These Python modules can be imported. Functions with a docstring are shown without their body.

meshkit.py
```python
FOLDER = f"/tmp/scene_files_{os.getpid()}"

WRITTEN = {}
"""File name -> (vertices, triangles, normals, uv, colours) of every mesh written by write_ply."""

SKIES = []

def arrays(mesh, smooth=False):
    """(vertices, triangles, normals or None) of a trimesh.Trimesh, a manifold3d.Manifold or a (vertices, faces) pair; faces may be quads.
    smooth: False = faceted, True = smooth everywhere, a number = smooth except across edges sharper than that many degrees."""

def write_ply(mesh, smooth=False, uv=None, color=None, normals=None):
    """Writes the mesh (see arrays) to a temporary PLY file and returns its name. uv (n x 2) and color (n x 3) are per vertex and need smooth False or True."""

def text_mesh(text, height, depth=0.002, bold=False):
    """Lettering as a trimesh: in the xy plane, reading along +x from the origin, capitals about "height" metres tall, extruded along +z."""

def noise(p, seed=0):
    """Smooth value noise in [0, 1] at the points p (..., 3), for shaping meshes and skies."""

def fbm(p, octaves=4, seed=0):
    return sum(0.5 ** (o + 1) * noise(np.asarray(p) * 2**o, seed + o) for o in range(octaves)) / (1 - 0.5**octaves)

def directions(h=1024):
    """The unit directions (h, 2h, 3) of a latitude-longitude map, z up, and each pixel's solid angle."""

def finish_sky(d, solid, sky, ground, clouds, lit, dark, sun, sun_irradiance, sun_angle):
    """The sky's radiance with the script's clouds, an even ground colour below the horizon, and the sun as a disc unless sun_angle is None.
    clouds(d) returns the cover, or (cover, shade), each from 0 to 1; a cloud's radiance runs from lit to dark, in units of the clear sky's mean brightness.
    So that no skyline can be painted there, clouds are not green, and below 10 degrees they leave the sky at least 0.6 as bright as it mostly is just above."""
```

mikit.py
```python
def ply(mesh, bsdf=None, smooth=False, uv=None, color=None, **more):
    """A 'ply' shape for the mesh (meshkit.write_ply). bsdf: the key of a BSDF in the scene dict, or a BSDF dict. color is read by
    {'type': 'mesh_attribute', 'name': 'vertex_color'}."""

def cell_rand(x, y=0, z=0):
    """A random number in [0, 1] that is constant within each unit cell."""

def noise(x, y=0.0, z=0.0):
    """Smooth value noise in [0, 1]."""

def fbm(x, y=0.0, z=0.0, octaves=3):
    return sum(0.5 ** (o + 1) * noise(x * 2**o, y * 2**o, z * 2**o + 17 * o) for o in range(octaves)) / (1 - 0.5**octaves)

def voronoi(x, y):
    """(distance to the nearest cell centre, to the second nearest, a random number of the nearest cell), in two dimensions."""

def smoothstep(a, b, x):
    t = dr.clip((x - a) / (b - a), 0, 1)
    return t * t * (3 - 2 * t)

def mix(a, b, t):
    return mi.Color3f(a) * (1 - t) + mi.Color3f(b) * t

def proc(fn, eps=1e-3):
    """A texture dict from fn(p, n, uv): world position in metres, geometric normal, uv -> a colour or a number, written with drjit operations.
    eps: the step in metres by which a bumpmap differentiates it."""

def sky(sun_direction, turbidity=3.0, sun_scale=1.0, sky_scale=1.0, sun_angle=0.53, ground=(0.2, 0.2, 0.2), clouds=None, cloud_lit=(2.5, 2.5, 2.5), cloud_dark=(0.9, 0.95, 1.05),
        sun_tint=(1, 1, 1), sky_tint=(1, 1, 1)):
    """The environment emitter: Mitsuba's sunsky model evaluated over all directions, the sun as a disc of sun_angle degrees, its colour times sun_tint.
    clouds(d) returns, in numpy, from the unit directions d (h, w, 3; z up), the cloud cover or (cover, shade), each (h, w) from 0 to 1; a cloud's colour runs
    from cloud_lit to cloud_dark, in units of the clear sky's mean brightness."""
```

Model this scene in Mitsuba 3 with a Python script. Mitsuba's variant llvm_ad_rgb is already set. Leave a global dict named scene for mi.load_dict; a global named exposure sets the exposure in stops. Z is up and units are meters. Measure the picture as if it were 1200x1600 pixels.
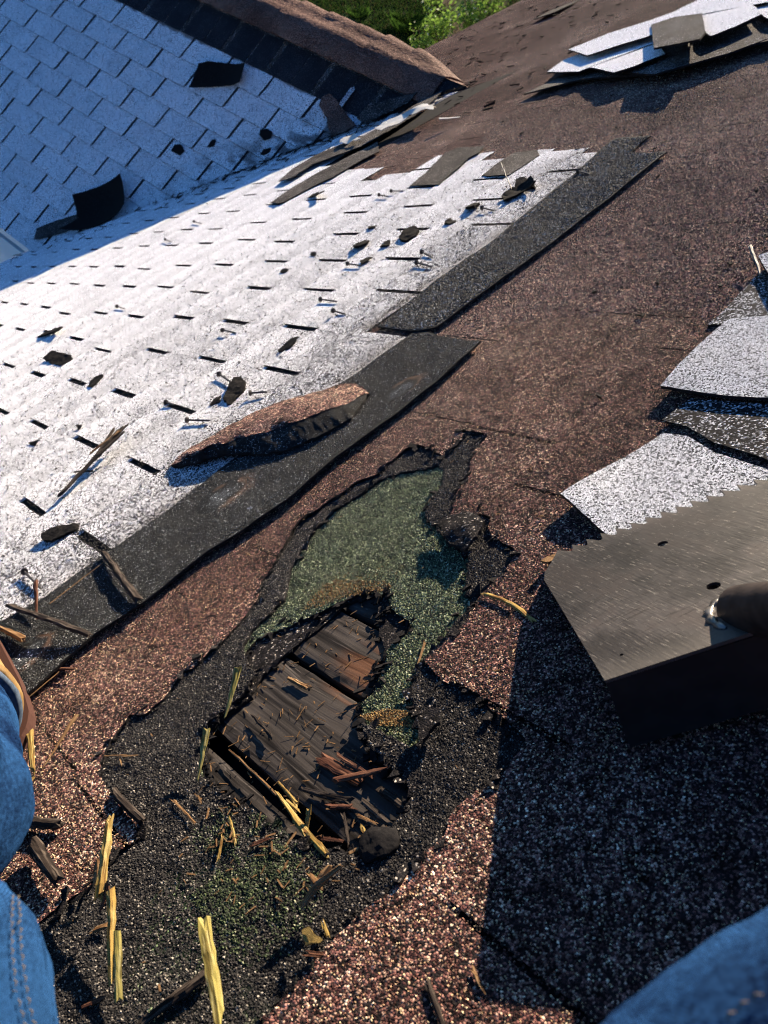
import math, random
import numpy as np, trimesh, drjit as dr, mitsuba as mi
import manifold3d as m3
from scipy.spatial import Delaunay, cKDTree
import shapely
from shapely.geometry import Polygon, Point, box as sbox, LineString
from shapely.ops import unary_union
import mikit, meshkit
from mikit import noise, fbm, voronoi, smoothstep, mix, cell_rand

T = mi.ScalarTransform4f
rng = np.random.default_rng(7)
random.seed(7)
scene, labels = {}, {}

# ------------------------------------------------------------------ camera, sky, exposure
PITCH = math.radians(27.3)            # pitch of the main roof slope
CT, ST = math.cos(PITCH), math.sin(PITCH)
ROOF = np.array([[1, 0, 0], [0, CT, ST], [0, -ST, CT]])   # roof axes (along the courses, down the slope, off the roof) -> world
_o, _f, _u = [np.array(v) for v in [[-0.31045, -1.34102, 1.23285], [0.42945, 0.40091, -0.80922], [0.59113, 0.55264, 0.5875]]]
scene['camera'] = {'type': 'thinlens', 'fov': 52.939, 'fov_axis': 'x', 'near_clip': 0.02, 'far_clip': 200.0,
                   'aperture_radius': 0.0011, 'focus_distance': 0.95,
                   'to_world': T().look_at(origin=_o.tolist(), target=(_o + _f).tolist(), up=_u.tolist())}
SUN = ROOF @ np.array([0.876, 0.099, 0.312])
scene['sky'] = mikit.sky(SUN.tolist(), turbidity=3, sun_scale=2.9, sky_scale=0.92, sun_tint=(0.80, 0.96, 1.52), sky_tint=(0.42, 0.77, 1.38))
exposure = 2.8

# ------------------------------------------------------------------ materials
def rc(p):
    return p.x, p.y * CT - p.z * ST, p.y * ST + p.z * CT

def c3(a): return mi.Color3f(*a)

def ramp(r, stops):
    out = c3(stops[0][1])
    for t, col in stops[1:]:
        out = dr.select(r > t, c3(col), out)
    return out

def bsdf(key, colour, rough=0.9, bump=None, scale=0.001, eps=2e-4, spec=0.06, metallic=0.0):
    b = {'type': 'principled', 'base_color': mikit.proc(colour) if callable(colour) else {'type': 'rgb', 'value': list(colour)},
         'roughness': mikit.proc(rough) if callable(rough) else rough, 'specular': spec, 'metallic': metallic}
    if bump is not None:
        b = {'type': 'bumpmap', 'texture': mikit.proc(bump, eps=eps), 'scale': scale, 'bsdf': b}
    scene[key] = {'type': 'twosided', 'bsdf': b}

def grain(size, stops, shift=lambda X, Y: 0.0, tint=None, gap=0.10, gapc=(0.012, 0.011, 0.012), clump=0.9):
    def col(p, n, uv):
        X, Y, Z = rc(p)
        X2, Y2 = X + 0.6 * Z, Y + 0.8 * Z
        d1, d2, r = voronoi(X2 / size, Y2 / size)
        rr = dr.clip(r + shift(X, Y), 0.0, 1.0)
        c = ramp(rr, stops)
        k = smoothstep(0.02, gap + 0.08, d2 - d1)
        c = mix(gapc, c, k)
        up = dr.abs(n.y * ST + n.z * CT)
        c = mix((0.014, 0.013, 0.013), c, smoothstep(0.45, 0.62, up))
        q = 0.5 * noise(X2 / 0.0042, Y2 / 0.0042) + 0.3 * noise(X2 / 0.0095 + 9, Y2 / 0.0095) + 0.2 * noise(X2 / 0.024, Y2 / 0.024 + 5)
        c = c * (1.0 + clump * (q - 0.5) * 2.0)
        return c if tint is None else tint(c, X, Y)
    return col

def grainbump(size):
    def h(p, n, uv):
        X, Y, Z = rc(p)
        X2, Y2 = X + 0.6 * Z, Y + 0.8 * Z
        d1, d2, r = voronoi(X2 / size, Y2 / size)
        return dr.clip((1.0 - d1 * d1 * 1.3), 0.0, 1.0) * (0.45 + 0.55 * r) * smoothstep(0.0, 0.2, d2 - d1)
    return h

GB = 0.00175
BROWN = [(0, (0.012, 0.009, 0.009)), (0.27, (0.043, 0.019, 0.018)), (0.46, (0.135, 0.060, 0.051)), (0.65, (0.25, 0.130, 0.104)),
         (0.81, (0.43, 0.28, 0.205)), (0.93, (0.70, 0.54, 0.39))]
def brown_shift(X, Y):
    a = fbm(X * 3.2 + 5, Y * 3.2, 0.0, 3) - 0.46
    b = fbm(X * 11.0, Y * 11.0 + 3, 2.0, 2) - 0.5
    return a * 0.40 + b * 0.22 - 0.05
def course_tone(c, X, Y):
    # each course weathered a little differently along its length
    n = dr.floor((Y + 0.326) / 0.127)
    return c * (0.84 + 0.34 * noise(X * 1.7 + 13.7 * n, n, 0.5))
bsdf('m_brown', grain(GB, BROWN, brown_shift, course_tone, clump=1.25), 0.85, grainbump(GB), 0.0009)
WHITE = [(0, (0.02, 0.02, 0.022)), (0.08, (0.20, 0.20, 0.205)), (0.15, (0.50, 0.51, 0.52)), (0.40, (0.67, 0.675, 0.68)), (0.7, (0.78, 0.785, 0.79))]
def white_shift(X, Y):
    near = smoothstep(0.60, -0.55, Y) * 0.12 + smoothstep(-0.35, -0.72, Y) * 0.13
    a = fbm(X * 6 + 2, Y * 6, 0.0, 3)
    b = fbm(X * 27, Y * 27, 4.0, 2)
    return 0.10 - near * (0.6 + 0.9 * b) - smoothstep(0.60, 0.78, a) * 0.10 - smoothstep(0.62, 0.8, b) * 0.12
def dirt_and_course_bands(c, X, Y):
    d = (1.539 - 0.3963 * Y) / 0.4852 - X
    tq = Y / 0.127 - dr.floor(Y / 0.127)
    c = c * (0.84 + 0.22 * smoothstep(0.15, 0.95, tq + 0.5 * (fbm(X * 5, Y * 12, 3.0, 2) - 0.5)))  # bands: each course darker upslope, paler towards its butt
    k = smoothstep(0.42, 0.02, d) * smoothstep(2.3, 1.1, Y) * smoothstep(0.40, 0.66, fbm(X * 9 + 3, Y * 17, 2.0, 3))
    e = dr.select(X < 0.47, -0.757, -0.632)
    r = smoothstep(0.030, 0.004, Y - e + 0.014 * (fbm(X * 25, Y * 25, 1.0, 2) - 0.5)) * 0.5
    c = mix(c, c * c3((0.30, 0.26, 0.22)), r)
    return mix(c, c3((0.085, 0.075, 0.068)), k * 0.85)
bsdf('m_white', grain(0.0021, WHITE, white_shift, dirt_and_course_bands, gap=0.05, gapc=(0.16, 0.16, 0.17), clump=0.22), 0.9, grainbump(0.0021), 0.00028)
CLEAN = [(0, (0.015, 0.017, 0.02)), (0.14, (0.15, 0.16, 0.175)), (0.30, (0.42, 0.44, 0.47)), (0.6, (0.60, 0.62, 0.65))]
bsdf('m_clean_white', grain(0.0017, CLEAN, lambda X, Y: 0.10 * (fbm(X * 20, Y * 20, 1.0, 2) - 0.5) - 0.02, gap=0.12, gapc=(0.05, 0.055, 0.065), clump=0.2), 0.9, grainbump(0.0017), 0.0005)
WORN = [(0, (0.010, 0.010, 0.011)), (0.45, (0.035, 0.036, 0.038)), (0.62, (0.16, 0.165, 0.17)), (0.78, (0.50, 0.51, 0.53))]
bsdf('m_worn_headlap', grain(0.0021, WORN, lambda X, Y: 0.3 * (fbm(X * 18, Y * 18, 2.0, 3) - 0.5), clump=0.5), 0.85, grainbump(0.0021), 0.0008)
PILE = [(0, (0.05, 0.052, 0.055)), (0.08, (0.40, 0.41, 0.42)), (0.2, (0.74, 0.75, 0.76)), (0.6, (0.86, 0.86, 0.86))]
bsdf('m_pile_white', grain(0.0026, PILE, gap=0.05, gapc=(0.2, 0.2, 0.2), clump=0.2), 0.9, grainbump(0.0026), 0.0006)
BLACK = [(0, (0.005, 0.006, 0.007)), (0.45, (0.010, 0.012, 0.013)), (0.74, (0.022, 0.026, 0.027)), (0.90, (0.07, 0.078, 0.078)), (0.97, (0.32, 0.34, 0.34))]
SPOTS = [([(0.0085,-0.8264)][0], 0.050, 0.036), ([(0.3106,-0.8976)][0], 0.045, 0.028), ([(-0.3065,-0.8456)][0], 0.040, 0.030), ([(1.0581,-0.7204)][0], 0.055, 0.026)]
def worn_spots(c, X, Y):
    # sealant spots worn grey in the middle with a rusty rim on the upslope side
    g = fbm(X * 45, Y * 45, 1.0, 3) - 0.5
    for (cx, cy), rx, ry in SPOTS:
        r = dr.sqrt(dr.square((X - cx) / rx) + dr.square((Y - cy) / ry)) + 0.55 * g
        c = c * (1.0 + 3.5 * smoothstep(0.75, 0.2, r))
        k = smoothstep(0.62, 0.82, r) * smoothstep(1.12, 0.9, r) * smoothstep(0.25, 0.6, fbm(X * 22 + 9, Y * 22, 4.0, 2) + 0.2)
        c = mix(c, c * 2.0 + c3((0.11, 0.060, 0.032)), k * 0.6 * smoothstep(-0.3, 0.7, (X - cx) / rx + (cy - Y) / ry + 3 * g))
    return c
bsdf('m_black', grain(GB, BLACK, lambda X, Y: 0.25 * (fbm(X * 9, Y * 9, 1.0, 3) - 0.5), worn_spots), 0.75, grainbump(GB), 0.0008, spec=0.1)
DARK = [(0, (0.005, 0.005, 0.006)), (0.45, (0.012, 0.011, 0.012)), (0.70, (0.026, 0.023, 0.022)), (0.87, (0.075, 0.066, 0.06)), (0.96, (0.30, 0.27, 0.23))]
def moss_tint(c, X, Y):
    # a patch of moss grown on the old layer, and a rusty stain
    d = dr.sqrt(dr.square((X + 0.335) / 0.075) + dr.square((Y + 1.335) / 0.075))
    n = fbm(X * 40, Y * 40, 0.0, 3)
    k = smoothstep(1.1, 0.3, d + (n - 0.5) * 1.3)
    return mix(c, c * c3((0.8, 1.25, 0.7)) + c3((0.003, 0.010, 0.003)), k)
bsdf('m_old', grain(GB, DARK, lambda X, Y: 0.30 * (fbm(X * 10 + 1, Y * 10, 1.0, 3) - 0.5), moss_tint), 0.8, grainbump(GB), 0.0008)
GREEN = [(0, (0.010, 0.013, 0.010)), (0.26, (0.030, 0.044, 0.022)), (0.46, (0.095, 0.125, 0.058)), (0.70, (0.21, 0.245, 0.13)), (0.88, (0.48, 0.50, 0.33))]
def green_tint(c, X, Y):
    d = fbm(X * 14 + 3, Y * 14, 5.0, 3)
    c = mix(c, c * c3((0.40, 0.36, 0.38)), smoothstep(0.60, 0.72, d))
    # rusty ochre margins along the torn inner edge
    r1 = smoothstep(0.035, 0.008, dr.sqrt(dr.square(X + 0.115) + dr.square(Y + 1.318)))
    r2 = smoothstep(0.030, 0.006, dr.abs((Y + 1.145) * 0.55 + (X + 0.012) * 0.8)) * smoothstep(0.055, 0.02, dr.abs(Y + 1.145))
    k = dr.clip(r1 + r2, 0, 1) * smoothstep(0.35, 0.6, fbm(X * 90, Y * 90, 0.0, 2))
    return mix(c, c3((0.22, 0.12, 0.035)), k * 0.55)
bsdf('m_green', grain(0.0017, GREEN, lambda X, Y: 0.35 * (fbm(X * 30, Y * 30, 1.0, 3) - 0.5), green_tint), 0.85, grainbump(0.0017), 0.0009)
bsdf('m_felt', lambda p, n, uv: mix((0.004, 0.004, 0.005), (0.014, 0.013, 0.013), noise(p.x * 300, p.y * 300, p.z * 300)), 0.85,
     lambda p, n, uv: fbm(p.x * 400, p.y * 400, p.z * 400, 2), 0.0006)
# cross gable: white granules, brown coating left near the ridge
BO, BK, BJ, BN = [ROOF @ np.array(v) for v in [[2.083, 3.0473, 0.8715], [0.0, -0.88862, -0.45865], [-0.87438, 0.22255, -0.43119], [-0.48523, -0.40104, 0.77699]]]
BO_ROOF_Z, BK_ROOF_Z, BJ_ROOF_Z = [float(np.array(v)[2]) for v in [[2.083, 3.0473, 0.8715], [0.0, -0.88862, -0.45865], [-0.87438, 0.22255, -0.43119], [-0.48523, -0.40104, 0.77699]][:3]]
def bc(p):
    d = [p.x - float(BO[0]), p.y - float(BO[1]), p.z - float(BO[2])]
    return (sum(d[i] * float(BK[i]) for i in range(3)), sum(d[i] * float(BJ[i]) for i in range(3)))
def gable_white(p, n, uv):
    k, j = bc(p)
    d1, d2, r = voronoi(k / 0.0026, j / 0.0026)
    b = fbm(k * 16, j * 16, 1.0, 3)
    c = ramp(r - smoothstep(0.6, 0.85, b) * 0.12 + 0.03, WHITE)
    vk = -(BO_ROOF_Z + j * BJ_ROOF_Z) / BK_ROOF_Z
    dirt = smoothstep(0.34, 0.02, vk - k) * smoothstep(0.85, 0.25, j) * smoothstep(0.42, 0.66, fbm(k * 13, j * 24, 6.0, 3))
    c = mix(c, c3((0.06, 0.052, 0.05)), dirt * 0.85)
    e1, e2, er = voronoi(k / 0.016, j / 0.016)
    c = mix(c, (0.03, 0.03, 0.035), smoothstep(0.26, 0.18, e1 + er * 0.22) * 0.85)
    edge = -0.1397 + (fbm(k * 14, j * 8, 3.0, 3) - 0.5) * 0.035 + 0.010
    c = mix(c, c3((0.11, 0.075, 0.055)), smoothstep(0.018, 0.0, j - edge) * 0.85)
    t = cell_rand(dr.floor(k * 6.5617), dr.floor(j * 7.874), 4)
    up = dr.abs(n.x * float(BN[0]) + n.y * float(BN[1]) + n.z * float(BN[2]))
    return mix((0.02, 0.02, 0.024), c * (0.88 + 0.12 * t), smoothstep(0.45, 0.62, up))
bsdf('m_gable_white', gable_white, 0.9)
def gable_dark(p, n, uv):
    k, j = bc(p)
    d1, d2, r = voronoi(k / 0.0026, j / 0.0026)
    return ramp(r + 0.3 * (fbm(k * 12, j * 12, 0.0, 3) - 0.5), [(0, (0.010, 0.011, 0.014)), (0.6, (0.022, 0.023, 0.028)), (0.9, (0.06, 0.06, 0.065))])
bsdf('m_gable_dark', gable_dark, 0.85)
CAPC = [(0, (0.022, 0.012, 0.010)), (0.35, (0.070, 0.034, 0.027)), (0.65, (0.135, 0.072, 0.056)), (0.88, (0.26, 0.17, 0.13))]
def cap_col(p, n, uv):
    X, Y, Z = rc(p)
    d1, d2, r = voronoi((X + Z) / 0.0026, (Y + 0.3 * Z) / 0.0026)
    return ramp(dr.clip(r + 0.5 * (fbm(X * 9, Y * 9, Z * 9, 3) - 0.45), 0, 1), CAPC)
bsdf('m_cap', cap_col, 0.85, lambda p, n, uv: fbm(p.x * 60, p.y * 60, p.z * 60, 4), 0.005, eps=2e-3)
bsdf('m_headlap_far', grain(0.0024, [(0, (0.012, 0.011, 0.011)), (0.45, (0.032, 0.029, 0.027)), (0.8, (0.11, 0.10, 0.09)), (0.94, (0.28, 0.26, 0.24))], lambda X, Y: 0.35 * (fbm(X * 8, Y * 8, 0.0, 3) - 0.4)), 0.85)
bsdf('m_stack_dark', grain(0.0026, [(0, (0.015, 0.014, 0.013)), (0.45, (0.042, 0.039, 0.037)), (0.72, (0.14, 0.13, 0.125)), (0.9, (0.5, 0.48, 0.46))],
     lambda X, Y: 0.25 * (fbm(X * 12, Y * 12, 0.0, 3) - 0.5)), 0.85, grainbump(0.0026), 0.0008)

def wood(dark, mid, light, sx=1.0, axis='Y', red=None):
    def col(p, n, uv):
        X, Y, Z = rc(p)
        a, b = (X, Y) if axis == 'Y' else (Y, X)
        a = a + 0.010 * fbm(b * 10 + 3, a * 30, 0.0, 3)
        g = fbm(a * 190 * sx, b * 7, Z * 260, 4)
        f = fbm(a * 900 * sx, b * 24, Z * 900, 2)
        c = mix(dark, mid, smoothstep(0.32, 0.66, g))
        c = mix(c, light, smoothstep(0.6, 0.82, f) * 0.6)
        c = c * (0.62 + 0.38 * smoothstep(0.28, 0.5, g * 0.5 + f * 0.5)) * (0.65 + 0.7 * fbm(a * 22, b * 22, 3.0, 3))
        if red is not None:
            k = smoothstep(0.055, 0.015, dr.sqrt(dr.square((X + 0.10)) + dr.square((Y + 1.262) * 0.8))) * smoothstep(0.4, 0.6, fbm(a * 120, b * 14, 0.0, 2))
            c = mix(c, c3(red), k * 0.45)
        return c
    return col
def woodbump(axis='Y'):
    def h(p, n, uv):
        X, Y, Z = rc(p)
        a, b = (X, Y) if axis == 'Y' else (Y, X)
        a = a + 0.010 * fbm(b * 10 + 3, a * 30, 0.0, 3)
        return fbm(a * 240, b * 9, 0.0, 4)
    return h
bsdf('m_deck', wood((0.013, 0.0115, 0.011), (0.042, 0.0365, 0.033), (0.095, 0.083, 0.073), red=(0.16, 0.065, 0.028)), 0.85, woodbump(), 0.0007, eps=3e-4)
def splint(dark, mid, light):
    # split wood: grain along each piece is carried by uv.x (across) and uv.y (along, metres)
    def col(p, n, uv):
        g = fbm(uv.x * 7.0, uv.y * 40, 1.0, 3)
        f = fbm(uv.x * 22.0, uv.y * 70, 5.0, 2)
        c = mix(dark, mid, smoothstep(0.3, 0.55, g))
        return mix(c, light, smoothstep(0.5, 0.75, f))
    return col
def splintbump(p, n, uv):
    return fbm(uv.x * 12.0, uv.y * 50, 1.0, 3)
bsdf('m_yellow_wood', splint((0.085, 0.042, 0.014), (0.235, 0.155, 0.042), (0.36, 0.28, 0.11)), 0.7, splintbump, 0.0008)
bsdf('m_green_wood', splint((0.11, 0.085, 0.024), (0.24, 0.205, 0.058), (0.34, 0.30, 0.125)), 0.7, splintbump, 0.0008)
bsdf('m_tan_wood', splint((0.06, 0.03, 0.013), (0.15, 0.083, 0.038), (0.27, 0.175, 0.09)), 0.75, splintbump, 0.0008)
bsdf('m_red_wood', splint((0.025, 0.011, 0.008), (0.07, 0.030, 0.019), (0.13, 0.065, 0.04)), 0.75, splintbump, 0.0008)
bsdf('m_grey_wood', splint((0.007, 0.0055, 0.005), (0.022, 0.017, 0.0145), (0.065, 0.052, 0.042)), 0.8, splintbump, 0.0008)
bsdf('m_rust', lambda p, n, uv: mix((0.006, 0.005, 0.005), (0.026, 0.019, 0.016), fbm(p.x * 700, p.y * 700, p.z * 700, 2)), 0.55, spec=0.5)
bsdf('m_scrap', lambda p, n, uv: mix((0.003, 0.003, 0.003), (0.017, 0.015, 0.014), smoothstep(0.35, 0.75, fbm(p.x * 420, p.y * 420, p.z * 420, 3))), 0.85,
     lambda p, n, uv: fbm(p.x * 500, p.y * 500, p.z * 500, 2), 0.0006)

BA, BE1, BE2 = [ROOF @ np.array(v) for v in [[0.08909, -1.34113, 0.004], [0.73807, -0.66962, 0.08278], [-0.66394, -0.69894, 0.26583]]]
def blade_st(p):
    d = [p.x - float(BA[0]), p.y - float(BA[1]), p.z - float(BA[2])]
    return (sum(d[i] * float(BE1[i]) for i in range(3)), sum(d[i] * float(BE2[i]) for i in range(3)))
def steel_col(p, n, uv):
    s, t = blade_st(p)
    q = s * 0.5 + t
    a = fbm(s * 900 - t * 380, q * 130, 0.0, 3)
    b = fbm(s * 34, t * 34, 2.0, 4)
    c = mix((0.015, 0.0130, 0.0125), (0.046, 0.041, 0.039), smoothstep(0.3, 0.75, a * 0.25 + b * 0.8))
    c = mix(c, (0.035, 0.027, 0.024), smoothstep(0.56, 0.75, b) * 0.6)
    c = c * (0.62 + 0.55 * smoothstep(0.10, 0.20, t + 0.05 * b) + 0.25 * smoothstep(0.03, 0.0, t))
    z = fbm(s * 240 + t * 900, (t - s) * 60, 3.0, 3)
    c = mix(c, (0.018, 0.015, 0.013), smoothstep(0.62, 0.74, z) * 0.7)
    c = mix(c, (0.17, 0.155, 0.135), smoothstep(0.74, 0.9, fbm(s * 1500 - t * 700, q * 110, 6.0, 2)) * 0.8)
    c = mix(c, (0.085, 0.077, 0.067), smoothstep(0.19, 0.225, t) * 0.6 + smoothstep(0.012, -0.008, t) * 0.35)
    return c
def steel_bump(p, n, uv):
    s, t = blade_st(p)
    return fbm(s * 1100 - t * 480, (s * 0.5 + t) * 70, 0.0, 3) + 0.8 * fbm(s * 60, t * 60, 1.0, 3)
bsdf('m_steel', steel_col, 0.55, steel_bump, 0.00022, eps=4e-4, spec=0.3, metallic=0.3)
bsdf('m_tube', lambda p, n, uv: mix((0.012, 0.011, 0.011), (0.060, 0.048, 0.044), fbm(p.x * 90, p.y * 90, p.z * 90, 3)), 0.5,
     lambda p, n, uv: fbm(p.x * 200, p.y * 200, p.z * 200, 3), 0.0008, metallic=0.4)
bsdf('m_heel_shade', lambda p, n, uv: mix((0.006, 0.006, 0.007), (0.02, 0.019, 0.019), fbm(p.x * 70, p.y * 70, p.z * 70, 3)), 0.6, spec=0.2)  # heel plate: its own shade is painted into this near-black colour
bsdf('m_weld', lambda p, n, uv: mix((0.05, 0.046, 0.042), (0.26, 0.24, 0.22), fbm(p.x * 260, p.y * 260, p.z * 260, 2)), 0.35, metallic=0.6)
bsdf('m_handle_wood', wood((0.14, 0.08, 0.04), (0.26, 0.16, 0.08), (0.36, 0.24, 0.13)), 0.6)

def denim(p, n, uv):
    X, Y, Z = rc(p)
    tw = 0.5 + 0.5 * dr.sin((X * 1.0 + Y * 0.55 + Z * 0.8) * 2 * math.pi / 0.0013)
    f = fbm(X * 14, Y * 14, Z * 14, 4)
    s = fbm(X * 420, Y * 420, Z * 420, 2)
    c = mix((0.0016, 0.0070, 0.026), (0.0095, 0.036, 0.098), smoothstep(0.30, 0.68, f * 0.75 + s * 0.25))
    return c * (0.62 + 0.75 * tw * (0.5 + s))
bsdf('m_denim', denim, 0.95, lambda p, n, uv: fbm(p.x * 500, p.y * 500, p.z * 500, 2), 0.0006, spec=0.03)
bsdf('m_thread', (0.10, 0.085, 0.065), 0.9)
bsdf('m_hem', lambda p, n, uv: mix((0.02, 0.035, 0.06), (0.075, 0.10, 0.135), fbm(p.x * 300, p.y * 300, p.z * 300, 2)), 0.95)
bsdf('m_boot', lambda p, n, uv: mix((0.09, 0.05, 0.02), (0.25, 0.17, 0.075), fbm(p.x * 60, p.y * 60, p.z * 60, 3)), 0.6)
bsdf('m_boot_dark', (0.05, 0.025, 0.02), 0.6)
bsdf('m_sock', lambda p, n, uv: mix((0.24, 0.12, 0.07), (0.36, 0.20, 0.13), noise(p.x * 900, p.y * 900, p.z * 900)), 0.9)

def lawn_col(p, n, uv):
    a = fbm(p.x * 1.7, p.y * 1.7, 0.0, 4)
    b = fbm(p.x * 30, p.y * 30, 2.0, 3)
    c = mix((0.012, 0.020, 0.007), (0.045, 0.075, 0.018), smoothstep(0.35, 0.65, a * 0.6 + b * 0.4))
    return mix(c, (0.075, 0.055, 0.032), smoothstep(0.58, 0.75, fbm(p.x * 2.6 + 4, p.y * 2.6, 1.0, 3)))
bsdf('m_lawn', lawn_col, 1.0)
def leaf(key, c):
    scene[key] = {'type': 'principledthin', 'base_color': {'type': 'rgb', 'value': list(c)}, 'roughness': 0.6, 'diff_trans': 0.7, 'spec_trans': 0.0}
leaf('m_grass', (0.022, 0.045, 0.010)); leaf('m_grass_dry', (0.05, 0.045, 0.02)); leaf('m_leaf', (0.15, 0.25, 0.045)); leaf('m_leaf_pale', (0.52, 0.56, 0.38)); leaf('m_tuft', (0.035, 0.075, 0.013))
bsdf('m_stem', (0.10, 0.075, 0.045), 0.9)
bsdf('m_concrete', lambda p, n, uv: mix((0.70, 0.72, 0.72), (0.85, 0.86, 0.86), fbm(p.x * 9, p.y * 9, 0.0, 4)), 0.95)
bsdf('m_paint', (0.62, 0.62, 0.60), 0.7)
bsdf('m_plastic', lambda p, n, uv: mix((0.22, 0.215, 0.20), (0.48, 0.465, 0.43), fbm(p.x * 40, p.y * 40, p.z * 40, 2)), 0.4, spec=0.5)

# ------------------------------------------------------------------ helpers
def w(v): return np.asarray(v, float) @ ROOF.T

used = {}
def numbered(key):
    n = used.get(key, 0); used[key] = n + 1
    return key if n == 0 else '%s_%03d' % (key, n)

def put(key, v, f, m, smooth=False, uv=None, world=False, color=None, exact=False):
    """ONE entry of the scene from vertices in roof axes (or world axes) and faces."""
    key = key if exact else numbered(key)
    v = np.asarray(v, float)
    scene[key] = mikit.ply((v if world else w(v), np.asarray(f, int)), m, smooth, uv=uv, color=color)
    return key

def say(key, label, cat=None, group=None, kind=None):
    d = {'label': label}
    if cat: d['category'] = cat
    if group: d['group'] = group
    if kind: d['kind'] = kind
    labels[key] = d

def struct(key, label=None, kind='structure'):
    labels[key] = {'kind': kind}
    if label: labels[key]['label'] = label

def join(parts):
    V, F, n = [], [], 0
    for v, f in parts:
        v, f = np.asarray(v, float), np.asarray(f, int)
        V.append(v); F.append(f + n); n += len(v)
    return np.vstack(V), np.vstack(F)

def rough(poly, step=0.006, amp=0.002, seed=0, freq=60.0):
    """The polygon with a torn outline."""
    if poly.geom_type != 'Polygon':
        poly = max(poly.geoms, key=lambda g: g.area)
    def ring(r, s, seed=abs(int(seed))):
        r = shapely.segmentize(LineString(r.coords), step)
        c = np.array(r.coords)[:-1]
        p = np.c_[c, np.zeros(len(c))]
        dx = meshkit.fbm(p * freq, 3, seed + s) - 0.5
        dy = meshkit.fbm(p * freq + 31.7, 3, seed + s + 50) - 0.5
        return c + np.c_[dx, dy] * 2 * amp
    out = Polygon(ring(poly.exterior, 0), [ring(i, 7) for i in poly.interiors])
    out = out if out.is_valid else out.buffer(0)
    return out if out.geom_type == 'Polygon' else max(out.geoms, key=lambda g: g.area)

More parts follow.
